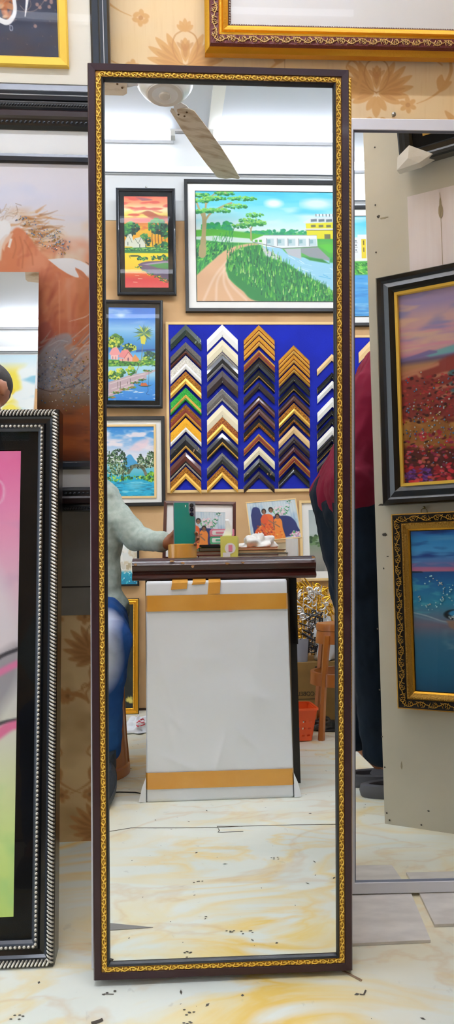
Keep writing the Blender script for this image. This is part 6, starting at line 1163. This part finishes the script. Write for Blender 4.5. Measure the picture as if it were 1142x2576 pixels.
def person(name,label,spine,side,wd,rs,hc,hf,hu,arms,legs,shirt,jeans,sleeve,shoe,hemz,base,cuffs=None,untuck=0):
    root=empty(name,base); tag(root,label,'person'); inv=Matrix.Translation(-Vector(base))
    sk=MB(); torso(sk,spine,side,[w_*.9 for w_ in wd],[r_*.85 for r_ in rs],SKIN)
    nb=np.array(spine[-1]); chain(sk,[nb-np.array(hu)*.02,np.array(hc)-nrm(hu)*.06-nrm(hf)*.02],[.056,.052],SKIN); e,h=head(sk,root,hc,hf,np.array(hu,float),SKIN)
    for a in arms:
        chain(sk,a['p'],[.045,.038,.026],SKIN); hand(sk,a['p'][2],a['f'],a['n'],a['t'],a['c'],SKIN,thumb=a.get('th'))
    for l in legs: chain(sk,l['p'],[.07,.05,.035],SKIN); chain(sk,[l['p'][2],l['p'][3]],[.034,.026],SKIN)
    def fin(mb,nm,v,par=root,cl=False):
        o=mb.build(nm,None,True,weld=False,normals=False); bake(o,CLOTH(v) if cl else VOX(v)); o.data.transform(inv); o.parent=par; return o
    b=fin(sk,'body',.0052); b['label']='brown skin'
    hh=fin(h,'hair',.006); hh['label']='short dark hair'
    eo=e.build('eyes',None,True,weld=False,normals=False); eo.data.transform(inv); eo.parent=root
    d0=nrm(spine[0]-spine[1]); sh=MB(); torso(sh,[spine[0]+d0*.03]+list(spine),side,[wd[0]*1.3]+list(wd),[rs[0]+.001]+[x*1.0 for x in rs],shirt)
    for a in arms:
        p=a['p']; k=sleeve; sp=[p[0],p[1]] if k<=1 else p; 
        if k<=1: en=np.array(p[0])+(np.array(p[1])-np.array(p[0]))*k; chain(sh,[np.array(spine[-2])*.5+np.array(p[0])*.5,p[0],en],[.075,.068,.060],shirt)
        else: chain(sh,[np.array(spine[-2])*.5+np.array(p[0])*.5,p[0],p[1],np.array(p[1])+(np.array(p[2])-np.array(p[1]))*.86],[.075,.064,.050,.038],shirt)
    so=fin(sh,'shirt',.0065,cl=True)
    jn=MB(); L=[l['p'] for l in legs]
    for q in (-1,0,1): chain(jn,[np.array(L[0][0])*(.5+q*.5)+np.array(L[1][0])*(.5-q*.5),(np.array(spine[0])+np.array(side)*q*wd[0]*.8-V(0,0,.03))],[.104,rs[0]*.70],jeans)
    for l in legs: chain(jn,l['p'][:2]+[np.array(l['p'][1])*.04+np.array(l['p'][2])*.96],l.get('r',[.105,.074,.055]),jeans)
    jo=fin(jn,'jeans',.0065,cl=True)
    for l in legs:
        a,t=np.array(l['p'][2],float),np.array(l['p'][3],float); d=nrm(t-a); fl=nrm(V(d[0],d[1],0)) if abs(d[2])<.95 else V(0,1,0); mb=MB()
        so_=l.get('dir',fl); zz=l.get('z',.0); heel=V(a[0],a[1],zz)-so_*.05; toe=heel+so_*.25; up=l.get('up',V(0,0,1)); sd=np.cross(so_,up)
        M=np.stack([so_,sd,up],1)
        def ring_(z,kx,ky): 
            o=[]
            for j in range(28):
                t_=2*PI*j/28; x=math.cos(t_); y=math.sin(t_); o.append(heel+so_*(.125+.132*kx*x)+sd*(.046*ky*y*(1+.12*x))+up*z)
            return o
        if shoe=='clog':
            cm=mat('grey_clog','#5a5a61',.6); mb.loft([ring_(.0,.97,.95),ring_(.004,1.0,1.0),ring_(.02,1.03,1.04),ring_(.034,1.0,1.0),ring_(.038,.9,.86),ring_(.034,.82,.74),ring_(.022,.8,.7)],cm)
            mb.loft([[p+V(0,0,0) for p in r_] for r_ in ([heel+so_*(.17+.085*math.cos(2*PI*j/20))+sd*.047*math.sin(2*PI*j/20)+up*.032 for j in range(20)],[heel+so_*(.175+.07*math.cos(2*PI*j/20))+sd*.04*math.sin(2*PI*j/20)+up*.055 for j in range(20)],[heel+so_*(.175+.03*math.cos(2*PI*j/20))+sd*.018*math.sin(2*PI*j/20)+up*.065 for j in range(20)])],cm); nm='clog'
        else:
            cm=mat('dark_blue_sneaker','#27303c',.6,bump=.3,bscale=120); sl=mat('sneaker_sole','#3a3f46',.6); mb.loft([ring_(0,.97,.95),ring_(.003,1,1),ring_(.022,1.0,1.02)],sl); mb.loft([ring_(.02,.97,.97),ring_(.045,.93,.92),ring_(.062,.74,.8),ring_(.075,.5,.68)],cm)
            mb.loft([[heel+so_*(.068+.058*math.cos(2*PI*j/20))+sd*.04*math.sin(2*PI*j/20)+up*.04 for j in range(20)],[heel+so_*(.058+.052*math.cos(2*PI*j/20))+sd*.039*math.sin(2*PI*j/20)+up*.095 for j in range(20)]],cm); nm='sneaker'
        o=mb.build(nm,None,True); o.data.transform(inv); o.parent=root
    return root
def denim(name,base,fade,ctr=None,rad=.1):
    m=mat(name,base,.85,bump=.8,bscale=11,col2=fade,nscale=5,mixlo=.45,mixhi=.85,spec=.2)
    nt=m.node_tree; N=nt.nodes; L=nt.links; b=N['Principled BSDF']
    if ctr is not None and not m.get('worn'):      # paler blue-grey blended in around a centre on the thigh and knee
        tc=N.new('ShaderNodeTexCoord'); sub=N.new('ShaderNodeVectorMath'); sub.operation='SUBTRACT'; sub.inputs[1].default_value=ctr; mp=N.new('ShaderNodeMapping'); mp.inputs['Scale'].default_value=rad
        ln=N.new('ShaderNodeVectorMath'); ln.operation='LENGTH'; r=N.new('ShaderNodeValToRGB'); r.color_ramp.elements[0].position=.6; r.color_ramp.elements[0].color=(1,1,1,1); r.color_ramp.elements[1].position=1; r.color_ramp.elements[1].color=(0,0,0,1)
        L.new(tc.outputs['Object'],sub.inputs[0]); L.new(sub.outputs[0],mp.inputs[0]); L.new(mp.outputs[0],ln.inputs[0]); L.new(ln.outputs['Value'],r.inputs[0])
        x=N.new('ShaderNodeMix'); x.data_type='RGBA'; old=b.inputs['Base Color'].links[0].from_socket; L.new(r.outputs[0],x.inputs[0]); L.new(old,x.inputs[6]); x.inputs[7].default_value=(*lin('#b9c0d6'),1); L.new(x.outputs[2],b.inputs['Base Color']); m['worn']=1  # the key only records that the pale patch is mixed in
    return m
# the photographer, seated left of the counter, right hand behind the phone
bs=V(-.40,-.22,0)
sh1=mat('pale_sage_cotton','#b9c4bb',.85,bump=.35,bscale=9,col2='#aab7ad',nscale=60,spec=.2)
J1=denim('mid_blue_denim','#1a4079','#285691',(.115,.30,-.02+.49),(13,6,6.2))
person('person','seated person in a pale sage shirt and jeans pale at the knee, one hand behind the phone',
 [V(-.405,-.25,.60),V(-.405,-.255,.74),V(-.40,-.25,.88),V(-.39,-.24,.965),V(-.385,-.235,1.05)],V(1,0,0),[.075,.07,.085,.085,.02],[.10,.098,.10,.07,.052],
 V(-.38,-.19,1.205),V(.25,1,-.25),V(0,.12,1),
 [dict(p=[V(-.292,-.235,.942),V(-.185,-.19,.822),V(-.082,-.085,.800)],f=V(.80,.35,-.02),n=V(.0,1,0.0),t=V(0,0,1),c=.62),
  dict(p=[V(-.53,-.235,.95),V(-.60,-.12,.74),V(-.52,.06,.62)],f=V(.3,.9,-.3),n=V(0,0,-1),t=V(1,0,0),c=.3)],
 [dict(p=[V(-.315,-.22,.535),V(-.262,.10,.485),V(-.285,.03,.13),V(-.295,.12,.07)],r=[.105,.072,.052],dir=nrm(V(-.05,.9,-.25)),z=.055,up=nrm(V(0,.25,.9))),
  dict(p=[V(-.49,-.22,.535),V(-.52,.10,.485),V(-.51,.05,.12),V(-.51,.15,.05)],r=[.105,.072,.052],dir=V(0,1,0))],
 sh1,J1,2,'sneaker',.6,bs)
# the customer bending over beside the counter
sh2=mat('maroon_cotton','#7c1230',.85,bump=.3,bscale=6,col2='#6a0e28',nscale=4,spec=.2); J2=denim('indigo_denim','#0b1826','#16283c')
person('person.001','person in a maroon shirt, dark jeans and grey clogs bending forward at the right',
 [V(.412,.65,.92),V(.458,.65,1.02),V(.515,.65,1.16),V(.565,.65,1.27),V(.65,.65,1.35)],V(0,1,0),[.074,.066,.075,.080,.02],[.108,.106,.105,.09,.055],
 V(.80,.65,1.42),V(.9,0,-.45),V(.45,0,.9),
 [dict(p=[V(.60,.79,1.27),V(.74,.86,.99),V(.92,.82,.86)],f=V(.9,-.1,-.3),n=V(0,0,-1),t=V(0,-1,0),c=.4),dict(p=[V(.60,.51,1.27),V(.74,.46,.99),V(.92,.50,.86)],f=V(.9,.1,-.3),n=V(0,0,-1),t=V(0,1,0),c=.4)],
 [dict(p=[V(.405,.73,.86),V(.452,.72,.46),V(.475,.71,.12),V(.55,.71,.05)],r=[.115,.074,.052],dir=V(1,0,0)),
  dict(p=[V(.395,.57,.86),V(.435,.585,.46),V(.440,.60,.14),V(.52,.60,.05)],r=[.115,.074,.052],dir=V(1,0,0))],
 sh2,J2,.75,'clog',.86,V(.45,.65,0))
# the man whose head shows in the bare mirror sheet
sh3=mat('navy_black_shirt','#171c26',.8,bump=.3,bscale=9)
person('person.002','person with short hair and dark collar, their head reflected in the bare mirror',
 [V(-.72,.45,.92),V(-.72,.45,1.05),V(-.715,.45,1.2),V(-.71,.45,1.33),V(-.71,.45,1.41)],V(0,1,0),[.075,.07,.09,.09,.02],[.10,.095,.10,.07,.055],
 V(-.735,.45,1.548),V(-.6,.8,-.1),V(0,0,1),
 [dict(p=[V(-.71,.63,1.33),V(-.72,.68,1.06),V(-.80,.64,.84)],f=V(-.3,-.1,-.9),n=V(0,-1,0),t=V(-1,0,0),c=.3),dict(p=[V(-.71,.27,1.33),V(-.72,.22,1.06),V(-.80,.26,.84)],f=V(-.3,.1,-.9),n=V(0,1,0),t=V(-1,0,0),c=.3)],
 [dict(p=[V(-.72,.53,.88),V(-.73,.54,.48),V(-.71,.54,.1),V(-.80,.54,.04)],dir=V(-1,0,0)),dict(p=[V(-.72,.37,.88),V(-.73,.36,.48),V(-.71,.36,.1),V(-.80,.36,.04)],dir=V(-1,0,0))],
 sh3,J2,2,'sneaker',.9,V(-.72,.45,0))
